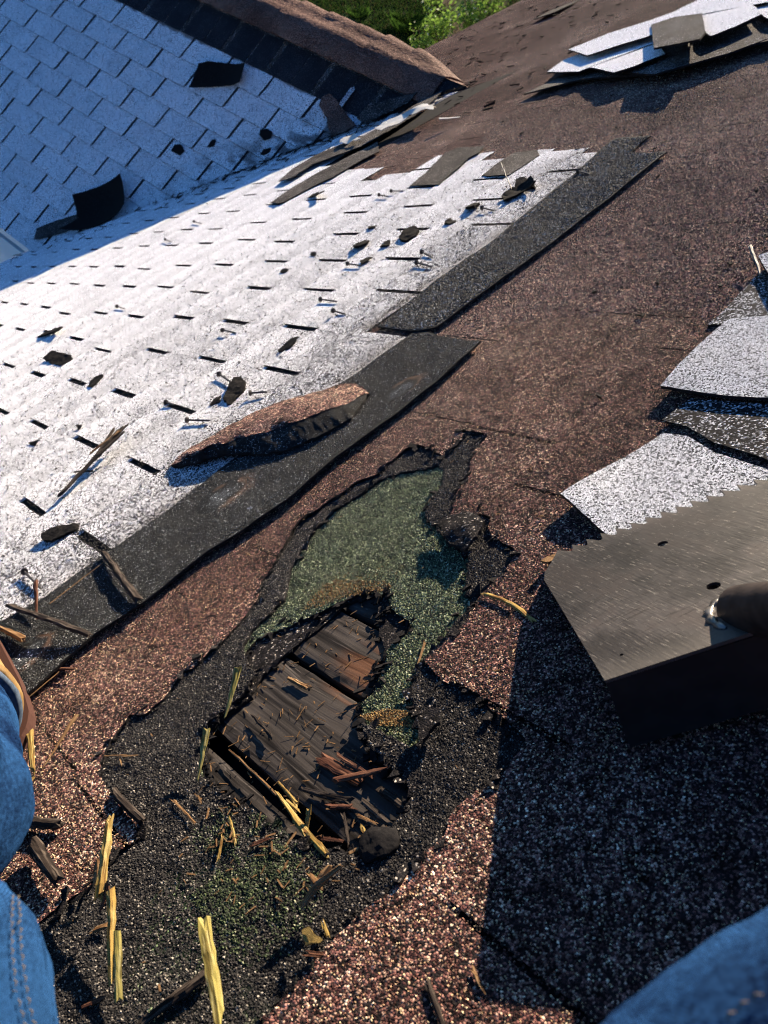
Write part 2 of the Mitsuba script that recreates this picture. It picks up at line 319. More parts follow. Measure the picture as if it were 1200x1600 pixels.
def sheet(poly, zf, th, step=0.02, amp=0.0, seed=0, zlow=None):
    """A sheet with the outline of poly: its top follows zf(X, Y), its sides stand th high (bottom closed)."""
    poly = shapely.segmentize(poly, step)
    rings = [np.array(poly.exterior.coords)[:-1]] + [np.array(i.coords)[:-1] for i in poly.interiors]
    x0, y0, x1, y1 = poly.bounds
    gx, gy = np.meshgrid(np.arange(x0 + step / 2, x1, step), np.arange(y0 + step / 2, y1, step))
    g = np.c_[gx.ravel(), gy.ravel()]
    if len(g):
        g = g + np.random.default_rng(abs(int(seed))).uniform(-0.25, 0.25, g.shape) * step
        g = g[shapely.contains_xy(poly.buffer(-step * 0.35), g[:, 0], g[:, 1])]
    B = np.vstack(rings)
    P = np.vstack([B, g]) if len(g) else B
    tri = Delaunay(P).simplices
    cen = P[tri].mean(1)
    tri = tri[shapely.contains_xy(poly, cen[:, 0], cen[:, 1])]
    a, b, c = P[tri[:, 0]], P[tri[:, 1]], P[tri[:, 2]]
    area = (b[:, 0] - a[:, 0]) * (c[:, 1] - a[:, 1]) - (b[:, 1] - a[:, 1]) * (c[:, 0] - a[:, 0])
    tri = np.where((area < 0)[:, None], tri[:, ::-1], tri)
    tri = tri[np.abs(area) > 1e-10]
    z = np.broadcast_to(zf(P[:, 0], P[:, 1]), (len(P),)).astype(float)
    top = np.c_[P, z]
    nb = len(B)
    lo = top[:nb].copy(); lo[:, 2] -= th
    n = len(P)
    side, at = [], 0
    hi = n; low = n + nb
    for r in rings:
        i = np.arange(len(r)); j = (i + 1) % len(r)
        ccw = np.sum(r[i, 0] * r[j, 1] - r[j, 0] * r[i, 1]) > 0
        q = np.c_[hi + at + i, low + at + i, low + at + j], np.c_[hi + at + i, low + at + j, hi + at + j]
        side += [x if ccw else x[:, ::-1] for x in q]
        at += len(r)
    # bottom: mirrored top
    bot = top.copy(); bot[:, 2] -= th
    V = np.vstack([top, top[:nb], lo, bot])
    F = np.vstack([tri] + side + [tri[:, ::-1] + n + 2 * nb])
    return V, F

def poly(pts): 
    p = Polygon(pts)
    return p if p.is_valid else p.buffer(0)

def bx(x0, x1, y0, y1, z0, z1):
    m = trimesh.creation.box(bounds=[[x0, y0, z0], [x1, y1, z1]])
    return m.vertices, m.faces

def tube(path, radii, sides=7, flat=1.0, seed=None, jag=0.0):
    """A tube along the path; flat squashes it off the roof; returns v, f, uv (x round, y along in metres)."""
    p = np.asarray(path, float); n = len(p)
    radii = np.broadcast_to(np.asarray(radii, float), (n,))
    t = np.gradient(p, axis=0); t /= np.linalg.norm(t, axis=1, keepdims=True) + 1e-12
    up = np.tile([0, 0, 1.0], (n, 1)); up[np.abs(t[:, 2]) > 0.95] = [1, 0, 0]
    a = np.cross(t, up); a /= np.linalg.norm(a, axis=1, keepdims=True)
    b = np.cross(a, t)
    ang = np.arange(sides) * 2 * np.pi / sides + 0.4
    r = np.random.default_rng(seed)
    wob = 1 + (r.uniform(-0.25, 0.25, (1, sides)) + r.uniform(-0.10, 0.10, (n, sides)) if seed is not None else 0)
    off = radii[:, None, None] * wob[..., None] * (np.cos(ang)[None, :, None] * a[:, None] + flat * np.sin(ang)[None, :, None] * b[:, None]) if seed is not None else \
        radii[:, None, None] * (np.cos(ang)[None, :, None] * a[:, None] + flat * np.sin(ang)[None, :, None] * b[:, None])
    v = p[:, None] + off
    if jag:
        v[0] += t[0] * r.uniform(-jag, jag, (sides, 1)); v[-1] += t[-1] * r.uniform(-jag, jag, (sides, 1))
    L = np.r_[0, np.cumsum(np.linalg.norm(np.diff(p, axis=0), axis=1))]
    uv = np.stack(np.broadcast_arrays(np.arange(sides)[None, :] / sides, L[:, None]), -1).reshape(-1, 2) + (r.uniform(0, 20, 2) if seed is not None else 0)
    v = np.vstack([v.reshape(-1, 3), v[0].mean(0), v[-1].mean(0)])
    uv = np.vstack([uv, uv[0], uv[-1]])
    i, j = np.meshgrid(np.arange(n - 1), np.arange(sides), indexing='ij')
    q = np.stack([i * sides + j, i * sides + (j + 1) % sides, (i + 1) * sides + (j + 1) % sides, (i + 1) * sides + j], -1).reshape(-1, 4)
    f = np.vstack([q[:, [0, 1, 2]], q[:, [0, 2, 3]]])
    k = np.arange(sides); e = n * sides
    f = np.vstack([f, np.c_[k * 0 + e, (k + 1) % sides, k], np.c_[k * 0 + e + 1, (n - 1) * sides + k, (n - 1) * sides + (k + 1) % sides]])
    return v, f[:, ::-1], uv

def flat_parts(v, f, uv):
    """Facets with their own vertices, so that uv can go with flat shading."""
    i = f.ravel()
    return v[i], np.arange(len(i)).reshape(-1, 3), uv[i]

def splinter(key, p0, p1, w0, w1, m, label, cat='wood splinter', group='wood splinters on the roof', flat=0.5, z0=None, z1=None, bend=0.0, base=-0.006, jag=0.006, sides=7, mid=None, split=False):
    """A split piece of wood lying on the roof from p0 to p1 (roof X, Y); base is the height of what it lies on."""
    p0, p1 = np.array(p0, float), np.array(p1, float)
    seed = abs(hash((round(p0[0] * 1e4), round(p0[1] * 1e4)))) % 99991
    r = np.random.default_rng(seed)
    n = 10
    t = np.linspace(0, 1, n)
    d = p1 - p0; L = np.linalg.norm(d); nrm = np.array([-d[1], d[0]]) / (L + 1e-9)
    xy = p0 + t[:, None] * d + nrm * ((np.sin(t * np.pi) * bend)[:, None] + r.normal(0, 0.010, n)[:, None] * L * 0.35)
    rad = 0.72 * (w0 + (w1 - w0) * t) / 2 * (1 + r.uniform(-0.12, 0.12, n))
    h0 = base + w0 / 2 * flat if z0 is None else z0; h1 = base + w1 / 2 * flat if z1 is None else z1
    z = h0 + (h1 - h0) * t
    v, f, uv = tube(np.c_[xy, z], rad, sides, flat, seed, jag)
    if split:
        k = 3 if split is True else split
        for s in range(k):
            q0 = xy[n // 2] ; e = xy[-1] + nrm * (s - (k - 1) / 2) * w1 * 1.2 + d / L * r.uniform(-0.02, 0.012)
            v2, f2, uv2 = tube(np.c_[q0 + (e - q0) * np.linspace(0, 1, 6)[:, None], np.linspace(z[n // 2], h1 + r.uniform(0, 0.004), 6)], np.linspace(w1 * 0.35, w1 * 0.16, 6), 5, 0.8, seed + s, jag * 0.5)
            f = np.vstack([f, f2 + len(v)]); v = np.vstack([v, v2]); uv = np.vstack([uv, uv2])
    v, f, uv = flat_parts(v, f, uv)
    k = put(key, v, f, m, uv=uv)
    say(k, label, cat, group)
    return k

def blob(c, r, seed=0, amp=0.35, sub=2):
    m = trimesh.creation.icosphere(subdivisions=sub)
    v = m.vertices * (1 + amp * 2 * (meshkit.fbm(m.vertices * 1.6 + seed * 3.1, 3) - 0.5)[:, None])
    return v * np.asarray(r) + np.asarray(c), m.faces

# ------------------------------------------------------------------ the house: levels of the roof layers (height off the white shingles' plane)
Z_BROWN, Z_OLD, Z_GREEN, Z_UNDER, Z_DECK = -0.0062, -0.0112, -0.0145, -0.0178, -0.0215
HOUSE = 'house'
say(HOUSE, 'house with a worn roof of white and brown shingles torn open to the boards', 'house')
EAVE_Y, EAVE_X, RIDGE_X = 2.86, 0.968, 2.478

HOLE = poly([(0.2524,-1.0705),(0.2519,-1.1078),(0.24,-1.1179),(0.2163,-1.1199),(0.1895,-1.1367),(0.1692,-1.1524),(0.1417,-1.1591),(0.1193,-1.1732),(0.1002,-1.1805),(0.1086,-1.2024),(0.121,-1.1974),(0.123,-1.2091),(0.1221,-1.2286),(0.108,-1.2367),(0.0984,-1.2492),(0.0936,-1.2723),(0.0857,-1.2887),(0.0723,-1.296),(0.0603,-1.3008),(0.0462,-1.2983),(0.0266,-1.2981),(0.017,-1.298),(-0.001,-1.3037),(-0.0265,-1.3073),(-0.0499,-1.3064),(-0.0682,-1.3046),(-0.0713,-1.3296),(-0.0742,-1.3674),(-0.0754,-1.3878),(-0.0785,-1.4174),(-0.0842,-1.436),(-0.1049,-1.4384),(-0.1215,-1.4411),(-0.1471,-1.4309),(-0.1593,-1.4286),(-0.1798,-1.4342),(-0.2005,-1.4322),(-0.223,-1.4325),(-0.2448,-1.4283),(-0.265,-1.4249),(-0.2819,-1.4211),(-0.2929,-1.4222),(-0.3117,-1.4217),(-0.3249,-1.4211),(-0.3421,-1.4198),(-0.3578,-1.4192),(-0.3999,-1.4213),(-0.4804,-1.3261),(-0.505,-1.2504),(-0.4692,-1.1987),(-0.4321,-1.2055),(-0.407,-1.2056),(-0.387,-1.2155),(-0.362,-1.2069),(-0.3385,-1.2113),(-0.3267,-1.2049),(-0.3281,-1.1811),(-0.3281,-1.1382),(-0.3275,-1.1169),(-0.3218,-1.1012),(-0.3067,-1.0874),(-0.2833,-1.0749),(-0.2729,-1.0695),(-0.2595,-1.0847),(-0.2405,-1.0906),(-0.2237,-1.0821),(-0.2098,-1.0723),(-0.189,-1.0798),(-0.1618,-1.0778),(-0.1405,-1.075),(-0.1183,-1.0704),(-0.0911,-1.0582),(-0.0758,-1.042),(-0.0191,-1.0139),(0.0238,-0.9913),(0.0538,-0.9993),(0.1165,-1.0066),(0.1356,-1.0207),(0.194,-1.0185),(0.2061,-1.0239),(0.205,-1.0566),(0.1989,-1.0855),(0.2122,-1.0814),(0.2326,-1.0858)])
GREEN_OPEN = poly([(0.0618,-1.0176),(0.1026,-1.0283),(0.1367,-1.0334),(0.1573,-1.0529),(0.1814,-1.0883),(0.1769,-1.1049),(0.1499,-1.1254),(0.125,-1.1291),(0.0966,-1.1476),(0.0877,-1.1747),(0.0781,-1.1917),(0.0689,-1.2242),(0.0637,-1.2427),(0.0487,-1.2567),(0.0328,-1.2671),(0.0126,-1.2933),(-0.0148,-1.2948),(-0.0419,-1.2985),(-0.064,-1.2983),(-0.081,-1.3063),(-0.0973,-1.314),(-0.1101,-1.3332),(-0.1157,-1.3497),(-0.1318,-1.3599),(-0.1407,-1.3571),(-0.1407,-1.3332),(-0.1445,-1.2947),(-0.1364,-1.2812),(-0.1313,-1.2614),(-0.1394,-1.2318),(-0.1663,-1.192),(-0.1621,-1.133),(-0.1475,-1.1051),(-0.1272,-1.095),(-0.1022,-1.0921),(-0.0765,-1.0892),(-0.0608,-1.0748),(-0.0437,-1.0562),(-0.0118,-1.0375),(0.0204,-1.0236)])
UNDER_OPEN = poly([(-0.133,-1.1071),(-0.1034,-1.1249),(-0.0782,-1.1401),(-0.0469,-1.1548),(-0.0194,-1.175),(-0.0199,-1.1829),(-0.0249,-1.1944),(-0.0035,-1.1863),(-0.0262,-1.213),(-0.0315,-1.2349),(-0.0349,-1.2551),(-0.0427,-1.2583),(-0.0634,-1.2542),(-0.0802,-1.2569),(-0.0914,-1.2688),(-0.1136,-1.2797),(-0.1336,-1.2807),(-0.1532,-1.3078),(-0.2159,-1.3724),(-0.2837,-1.2727),(-0.2347,-1.1729),(-0.1634,-1.1156)])
DECK_OPEN = poly([(-0.1884,-1.166),(-0.158,-1.1548),(-0.1317,-1.1543),(-0.1224,-1.1536),(-0.0957,-1.1574),(-0.0637,-1.1603),(-0.0493,-1.1579),(-0.0357,-1.1643),(-0.0225,-1.1766),(-0.024,-1.1887),(-0.0562,-1.2251),(-0.0707,-1.2481),(-0.0861,-1.2615),(-0.1037,-1.2692),(-0.1159,-1.2777),(-0.13,-1.2749),(-0.1423,-1.2886),(-0.155,-1.3089),(-0.1635,-1.3233),(-0.1617,-1.3413),(-0.1654,-1.3579),(-0.1652,-1.3731),(-0.1704,-1.3857),(-0.1853,-1.3888),(-0.205,-1.3915),(-0.2262,-1.3874),(-0.238,-1.3643),(-0.2432,-1.3458),(-0.2491,-1.3298),(-0.2528,-1.2999),(-0.2548,-1.2732),(-0.2618,-1.2382),(-0.2623,-1.2082),(-0.2498,-1.1843),(-0.2383,-1.1694),(-0.2258,-1.1619),(-0.2115,-1.1642)])
HOLE_R = rough(rough(HOLE, 0.008, 0.0045, 1, 60), 0.0024, 0.0022, 11, 260)
GREEN_R = rough(GREEN_OPEN.union(DECK_OPEN.buffer(0.003)), 0.0028, 0.0034, 2, 170)
UNDER_R = rough(UNDER_OPEN.union(DECK_OPEN.buffer(0.004)), 0.0028, 0.0032, 3, 170)
DECK_R = rough(DECK_OPEN, 0.0028, 0.0026, 4, 170)

def valley_x(Y): return (1.539 - 0.3963 * Y) / 0.4852
def far_valley_x(Y): return 2 * RIDGE_X - (1.539 - 0.3963 * Y) / 0.4852
def nz(X, Y, f, amp, seed=0):
    return (meshkit.fbm(np.c_[X * f, Y * f, np.zeros(len(X)) + seed], 3, seed) - 0.5) * 2 * amp

# floor of the slope, under the shingles: open where the hole is
slope = Polygon([(-2.2, -3.6), (7.5, -3.6), (7.5, EAVE_Y), (far_valley_x(EAVE_Y), EAVE_Y), (RIDGE_X, 0.85), (valley_x(EAVE_Y), EAVE_Y), (-2.2, EAVE_Y)])
core = HOLE.buffer(0.05)
v, f = sheet(slope.difference(core), lambda X, Y: np.full(len(X), -0.0122), 0.006, 0.4)
put(HOUSE + '__main_slope', v, f, 'm_felt', exact=True)
old = sbox(*core.buffer(0.02).bounds).intersection(core.buffer(0.012)).difference(GREEN_R)
def old_z(X, Y): return Z_OLD + nz(X, Y, 28, 0.0018, 3) + nz(X, Y, 90, 0.0010, 8) - 0.0012 * np.clip(1 - np.abs(X + 0.33) / 0.15, 0, 1)
v, f = sheet(old if old.geom_type == 'Polygon' else max(old.geoms, key=lambda g: g.area), old_z, 0.0032, 0.005, seed=5)
k = put(HOUSE + '__old_shingle_layer', v, f, 'm_old')
labels[k] = {'label': 'black gritty older shingle layer laid bare round the hole'}
v, f = sheet(GREEN_R.buffer(0.03).difference(UNDER_R), lambda X, Y: Z_GREEN + nz(X, Y, 30, 0.0014, 9), 0.003, 0.008, seed=6)
k = put(HOUSE + '__green_shingle_layer', v, f, 'm_green', 30)
labels[k] = {'label': 'green granule shingle layer inside the torn hole'}
v, f = sheet(UNDER_R.buffer(0.03).difference(DECK_R), lambda X, Y: Z_UNDER + nz(X, Y, 30, 0.0012, 11), 0.003, 0.008, seed=7)
k = put(HOUSE + '__lowest_shingle_layer', v, f, 'm_old', 30)
# deck boards run up the slope
for i, (x0, x1, dz) in enumerate([(0.098, 0.19, 0), (0.02, 0.094, -0.001), (-0.0455, 0.014, 0.0), (-0.1205, -0.0535, 0.0008), (-0.2255, -0.1275, 0.0), (-0.345, -0.2415, -0.0035), (-0.45, -0.349, -0.002)]):
    p = rough(sbox(x0, -1.75, x1, -0.85), 0.012, 0.0012, 20 + i, 40)
    v, f = sheet(p, lambda X, Y, s=i: Z_DECK + dz + nz(X * 2, Y * 0.2, 30, 0.0004, s) - 0.002 * np.clip(1 - np.minimum(X - x0, x1 - X) / 0.004, 0, 1), 0.018, 0.012, seed=i)
    put(HOUSE + '__deck_board', v, f, 'm_deck', 30)
v, f = bx(-0.6, 0.3, -1.85, -0.8, -0.062, -0.05)
put(HOUSE + '__added_dark_backing', v, f, 'm_felt')  # dark board added under the deck so the gaps look shaded

# ------------------------------------------------------------------ brown shingles
WHITE_AREA = Polygon([(-2.2, -0.79), (0.46, -0.79), (0.475, -0.66), (1.25, -0.66), (1.36, -0.5), (1.40, -0.2), (1.44, 0.13), (1.37, 0.26), (1.47, 0.5), (1.6, 0.64), (valley_x(0.64), 0.64), (valley_x(EAVE_Y), EAVE_Y), (-2.2, EAVE_Y)])
cam_roof = ROOF.T @ _o
cam_axes = np.stack([np.cross(_f, _u), -_u, _f]) @ ROOF
def in_view(c, margin=0.12):
    q = cam_axes @ (np.asarray(c, float) - cam_roof)
    return q[2] > 0.05 and abs(q[0] / q[2]) < 0.498 * (1 + margin) + 0.08 and abs(q[1] / q[2]) < 0.664 * (1 + margin) + 0.08
brown = []
SPECIAL = {-5: 0.169, -6: 0.269, -4: 0.06, 0: 0.255, -1: 0.065}
for n in range(-26, 26):
    y0 = -0.326 + 0.127 * n; y1 = y0 + 0.127           # y1 is the butt
    off = SPECIAL.get(n, float(np.random.default_rng(500 + n).uniform(0, 0.305)))
    for i in range(-5, 19):
        x0 = off + 0.3048 * i + 0.0012; x1 = x0 + 0.3048 - 0.0024 - float(np.random.default_rng(9000 + n * 40 + i).uniform(0, 0.003))
        if y0 > EAVE_Y - 0.02: continue
        r = sbox(x0, y0 - 0.012, x1, min(y1, EAVE_Y))
        if WHITE_AREA.contains(r) or not in_view(((x0 + x1) / 2, (y0 + y1) / 2, 0), 0.25): continue
        q = r.intersection(slope).difference(WHITE_AREA.buffer(-0.022))
        if q.is_empty or q.area < 1e-4: continue
        if q.geom_type != 'Polygon': q = max(q.geoms, key=lambda g: g.area)
        torn = q.intersects(HOLE_R)
        if torn:
            q = q.difference(HOLE_R)
            if q.is_empty: continue
        d = np.linalg.norm(np.array([(x0 + x1) / 2, (y0 + y1) / 2, 0]) - cam_roof)
        for g in (q.geoms if q.geom_type != 'Polygon' else [q]):
            if g.area > 4e-5: brown.append((d - 0.6 * (g.area / 0.0387), n, i, y0, y1, g, torn))
brown.sort(key=lambda b: b[0])
def tab_z(y0, y1, top, lift, seed, amp=0.0010):
    def z(X, Y):
        t = np.clip((Y - y0) / (y1 - y0), -0.1, 1)
        return top - lift * (1 - t) + nz(X, Y, 9, amp, seed) * np.clip(t, 0, 1) + nz(X, Y, 34, amp * 0.5, seed + 5) * np.clip(t * 2, 0, 1)
    return z
rest = []
for c, (d, n, i, y0, y1, g, torn) in enumerate(brown):
    v, f = sheet(g, tab_z(y0, y1, Z_BROWN, 0.0022, n % 7 + 1), 0.0024, 0.012 if torn else (0.03 if d < 1.6 else 0.064), seed=i + 60 * n + 4000)
    if c < 299: put(HOUSE + '__main_slope__brown_shingle', v, f, 'm_brown', 25)
    else: rest.append((v, f))
if rest:
    k = put(HOUSE + '__main_slope__distant_shingles', *join(rest), 'm_brown')
    labels[k] = {'kind': 'stuff'}
# the slope outside the frame: plain courses, each one strip
more = []
for n in range(-26, 26):
    y0 = -0.326 + 0.127 * n; y1 = y0 + 0.127
    q = sbox(-2.2, y0 - 0.01, 7.5, min(y1, EAVE_Y)).intersection(slope).difference(WHITE_AREA.buffer(-0.03)).difference(HOLE_R.buffer(0.001)) if y0 < EAVE_Y - 0.02 else Polygon()
    if brown: q = q.difference(unary_union([b[5] for b in brown if b[1] == n]).buffer(0.0035) if any(b[1] == n for b in brown) else Polygon())
    for g in (q.geoms if hasattr(q, 'geoms') else [q]):
        if not g.is_empty and g.geom_type == 'Polygon' and g.area > 2e-3: more.append(sheet(g, tab_z(y0, y1, Z_BROWN, 0.0022, 3), 0.0024, 0.3))
k = put(HOUSE + '__main_slope__shingle_field', *join(more), 'm_brown')
labels[k] = {'kind': 'stuff'}

# ------------------------------------------------------------------ white shingles of the main slope
SLOT = {(a, b): c for a, b, c in [(-1,3,-0.154),(0,0,0.001),(0,2,0.005),(0,4,0.006),(1,-5,0.139),(1,-3,0.138),(1,-1,0.147),(1,1,0.152),(1,3,0.152),(2,-8,0.305),(2,-4,0.306),(2,-2,0.277),(2,2,0.309),(2,4,0.308),(3,-11,0.455),(3,-9,0.448),(3,-7,0.423),(3,-5,0.443),(3,-3,0.442),(3,-1,0.456),(3,1,0.456),(3,3,0.454),(4,-16,0.634),(4,-14,0.618),(4,-12,0.618),(4,-10,0.619),(4,-8,0.612),(4,-6,0.608),(4,-2,0.584),(4,0,0.615),(4,2,0.612),(4,4,0.614),(5,-19,0.781),(5,-17,0.773),(5,-15,0.772),(5,-13,0.768),(5,-11,0.759),(5,-9,0.757),(5,-7,0.732),(5,-5,0.751),(5,-3,0.750),(5,-1,0.765),(5,1,0.761),(5,3,0.760),(6,-18,0.934),(6,-16,0.947),(6,-14,0.932),(6,-12,0.929),(6,-10,0.930),(6,-8,0.920),(6,-6,0.920),(6,-4,0.923),(6,-2,0.891),(6,0,0.918),(6,2,0.920),(6,4,0.918),(7,-21,0.957),(7,-11,1.068),(7,-9,1.063),(7,-7,1.042),(7,-3,1.060),(7,-1,1.069),(7,1,1.073),(7,3,1.070),(8,-2,1.205)]}
FAR_END = {5: 0.468, 4: 1.315, 3: 1.385, 2: 1.40, 1: 1.405, 0: 1.455, -1: 1.495, -2: 1.372, -3: 1.345, -4: 1.475, -5: 1.50, -6: 1.52, -7: 1.60}
wr = np.random.default_rng(31)
for j in range(5, -23, -1):
    yu, yb = -(j + 1) * 0.127, -j * 0.127
    ym = (yu + yb) / 2
    end = FAR_END.get(j, valley_x(ym) + 0.04)
    end = min(end, valley_x(ym) + 0.04)
    ks = [k for k in range(-9, 22) if (k + j) % 2 == 0]
    xs = [SLOT.get((k, j), k * 0.1524 + float(wr.normal(0, 0.007))) for k in ks]
    for a, b in zip(xs[:-1], xs[1:]):
        sw = 0.0064 + float(wr.uniform(-0.0016, 0.0014))
        x0, x1 = a + sw, min(b - sw, end)
        if x1 - x0 < 0.03 or not in_view(((x0 + x1) / 2, ym, 0), 0.3): continue
        last = b - sw > end
        q = sbox(x0, yu - 0.010, x1, min(yb, EAVE_Y + 0.03))
        if yu > 2.2: q = q.intersection(Polygon([(-3, -3), (valley_x(-3), -3), (valley_x(3), 3), (-3, 3)]).buffer(0.03))
        if q.is_empty or q.geom_type != 'Polygon': continue
        near = ym < 0.7
        if last or near: q = rough(q, 0.012 if near else 0.03, 0.0011 if not last else 0.004, int(1000 + 31 * j + 7 * a), 45)
        v, f = sheet(q, tab_z(yu, yb, 0.0, 0.0042, (j % 5) + 1, 0.0013), 0.0034, 0.045 if near else 0.07, seed=int(j + 50 + 90 * (a + 3)))
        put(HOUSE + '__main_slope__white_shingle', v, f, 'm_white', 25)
# what shows in the slots: the black sheet of the course below
v, f = sheet(WHITE_AREA.intersection(slope).buffer(-0.03), lambda X, Y: np.full(len(X), -0.0062), 0.003, 0.35)
put(HOUSE + '__main_slope__headlap_sheet', v, f, 'm_felt')

# black headlap strips left above the last white course
def strip(pts, zf, m, seed, amp=0.0011, th=0.003, step=0.012):
    v, f = sheet(rough(poly(pts), 0.008, amp, seed, 60), zf, th, step, seed=seed)
    return put(HOUSE + '__headlap_strip', v, f, m, 30)
def lift(X, Y, y0, h, wd=0.05): return h * np.clip(1 - (Y - y0) / wd, 0, 1) ** 2
strip([(-0.5525,-0.7207),(-0.4759,-0.7272),(-0.3053,-0.7352),(-0.2349,-0.7514),(-0.1506,-0.755),(-0.0722,-0.7599),(-0.0049,-0.7617),(0.0597,-0.7543),(0.1586,-0.759),(0.2553,-0.7578),(0.3395,-0.7617),(0.4095,-0.7689),(0.4771,-0.7688),(0.461,-0.8425),(0.4519,-0.9373),(0.3497,-0.9494),(0.24,-0.9487),(0.136,-0.9429),(0.0502,-0.9517),(-0.0268,-0.9416),(-0.0761,-0.9277),(-0.1683,-0.9278),(-0.2387,-0.9169),(-0.3345,-0.9316),(-0.4587,-0.9413),(-0.5395,-0.948)],
      lambda X, Y: -0.0006 + 0.0045 * np.clip(1 - (Y + 0.93) / 0.03, 0, 1) + nz(X, Y, 12, 0.003, 2), 'm_black', 41)
strip([(0.4782,-0.6625),(0.5432,-0.6574),(0.6556,-0.6452),(0.8111,-0.6465),(0.9841,-0.6286),(1.1864,-0.6027),(1.3281,-0.5771),(1.3971,-0.5714),(1.3759,-0.6778),(1.3351,-0.6746),(1.2711,-0.6894),(1.2348,-0.7987),(0.9948,-0.8108),(0.7522,-0.8157),(0.6838,-0.8143),(0.5968,-0.8114),(0.4835,-0.8112),(0.4674,-0.7829)],
      lambda X, Y: -0.0004 + 0.0035 * np.clip(1 - (Y + 0.78) / 0.03, 0, 1) + nz(X, Y, 12, 0.0025, 4), 'm_black', 42)
strip([(1.2255,-0.0066),(1.323,0.0235),(1.4985,0.0998),(1.5358,0.0726),(1.506,-0.0536),(1.443,-0.0868),(1.4024,-0.0817),(1.2988,-0.1135),(1.2106,-0.1397)], lambda X, Y: 0.0022 + nz(X, Y, 12, 0.002, 5), 'm_headlap_far', 43, 0.004)
strip([(1.235,-0.2732),(1.3131,-0.2618),(1.3928,-0.2559),(1.3903,-0.3361),(1.3427,-0.3823),(1.2725,-0.3844),(1.213,-0.3838)], lambda X, Y: 0.0022 + nz(X, Y, 12, 0.002, 6), 'm_headlap_far', 44, 0.004)
strip([(1.2274,0.7187),(1.3568,0.7634),(1.4629,0.7753),(1.5858,0.7665),(1.7087,0.7646),(1.8078,0.7558),(1.6548,0.5853),(1.576,0.5982),(1.5053,0.5925),(1.4195,0.5857),(1.3538,0.6122),(1.2695,0.6217),(1.207,0.6261)], lambda X, Y: 0.0045 + nz(X, Y, 8, 0.004, 7), 'm_headlap_far', 45, 0.006)
strip([(1.4516,0.967),(1.5971,1.0545),(1.7314,1.0648),(1.8064,0.9998),(1.9026,0.9596),(1.9782,0.9376),(2.281,0.9994),(2.5732,1.1103),(2.4389,0.97),(2.1499,0.832),(1.9772,0.7851),(1.836,0.7626),(1.736,0.7713),(1.668,0.8632),(1.6037,0.9294),(1.4714,0.8914)], lambda X, Y: 0.012 + nz(X, Y, 6, 0.006, 8), 'm_headlap_far', 46, 0.006)

# ------------------------------------------------------------------ cross gable
GO, GK, GJ, GN = [np.array(v) for v in [[2.083, 3.0473, 0.8715], [0.0, -0.88862, -0.45865], [-0.87438, 0.22255, -0.43119], [-0.48523, -0.40104, 0.77699]]]
def G(kj, h=0.0):
    kj = np.atleast_2d(kj)
    return GO + kj[:, :1] * GK + kj[:, 1:] * GJ + np.reshape(h, (-1, 1)) * GN
def gsheet(p, zf, th, step=0.06, seed=0):
    v, f = sheet(p, zf, th, step, seed=seed)
    return G(v[:, :2], v[:, 2]), f[:, ::-1]
DIRECT = np.dot(np.cross(GK, GJ), GN)
def gs(p, zf, th, step=0.06, seed=0):
    v, f = gsheet(p, zf, th, step, seed)
    return v, (f[:, ::-1] if DIRECT > 0 else f)
# the valley in gable coordinates: where the gable plane meets the main plane (height 0)
def valley_k(j):   # GO.z + k*GK.z + j*GJ.z = 0
    return -(GO[2] + j * GJ[2]) / GK[2]
J_TOP, J_EAVE = -3.62 * 0.127, 10.0 * 0.127
gable = Polygon([(-3.0, J_TOP), (valley_k(J_TOP), J_TOP), (valley_k(J_EAVE), J_EAVE), (-3.0, J_EAVE)])
put(HOUSE + '__cross_gable', *gs(gable, lambda X, Y: np.full(len(X), -0.0085), 0.006, 0.4), 'm_gable_dark')
gr = np.random.default_rng(12)
for j in range(-1, 10):
    ju, jb = j * 0.127, (j + 1) * 0.127
    for k in range(-19, 18):
        if (k + j) % 2: continue
        # slots at k*0.1524 (j even: even k)
        x0 = k * 0.1524 + 0.0074 + float(gr.normal(0, 0.0012)); x1 = x0 + 0.3048 - 0.0148
        q = sbox(x0, ju - 0.010, x1, jb).intersection(gable.buffer(0.02))
        c = G([(x0 + x1) / 2, (ju + jb) / 2])[0]
        if q.is_empty or q.geom_type != 'Polygon' or q.area < 5e-4 or not in_view(c, 0.2): continue
        if j == -1: q = rough(q, 0.02, 0.004, 700 + k, 40)
        v, f = gs(q, lambda X, Y: -0.0060 * (1 - np.clip((Y - ju) / 0.127, -0.1, 1)) + nz(X, Y, 7, 0.0010, k % 5), 0.0050, 0.07, seed=k + 60)
        put(HOUSE + '__cross_gable__white_shingle', v, f, 'm_gable_white', 25)
# black courses laid bare under the ridge cap, a grey joint between their tabs
for k in range(-8, 15):
    for (ja, jb, off) in ((-2.42, -1.02, 0.04),):
        x0 = (k + off) * 0.1524 * 1.08 + 0.0; x1 = x0 + 0.1524 * 1.08 - (0.034 if k % 2 else 0.007)
        q = sbox(x0, ja * 0.127, x1, jb * 0.127).intersection(gable)
        if q.is_empty or q.geom_type != 'Polygon' or not in_view(G([(x0 + x1) / 2, -0.22])[0], 0.2): continue
        v, f = gs(rough(q, 0.02, 0.004, 800 + k, 30), lambda X, Y: np.full(len(X), -0.0035) + nz(X, Y, 8, 0.001, 2), 0.002, 0.06)
        put(HOUSE + '__cross_gable__bare_headlap', v, f, 'm_gable_dark', 25)
v, f = gs(Polygon([(-3, -2.5 * 0.127), (valley_k(-2.5 * 0.127), -2.5 * 0.127), (valley_k(-0.127), -1.0 * 0.127), (-3, -1.0 * 0.127)]), lambda X, Y: np.full(len(X), -0.0056), 0.0004, 0.3)
put(HOUSE + '__cross_gable__joint_sheet', v, f, 'm_stack_dark')

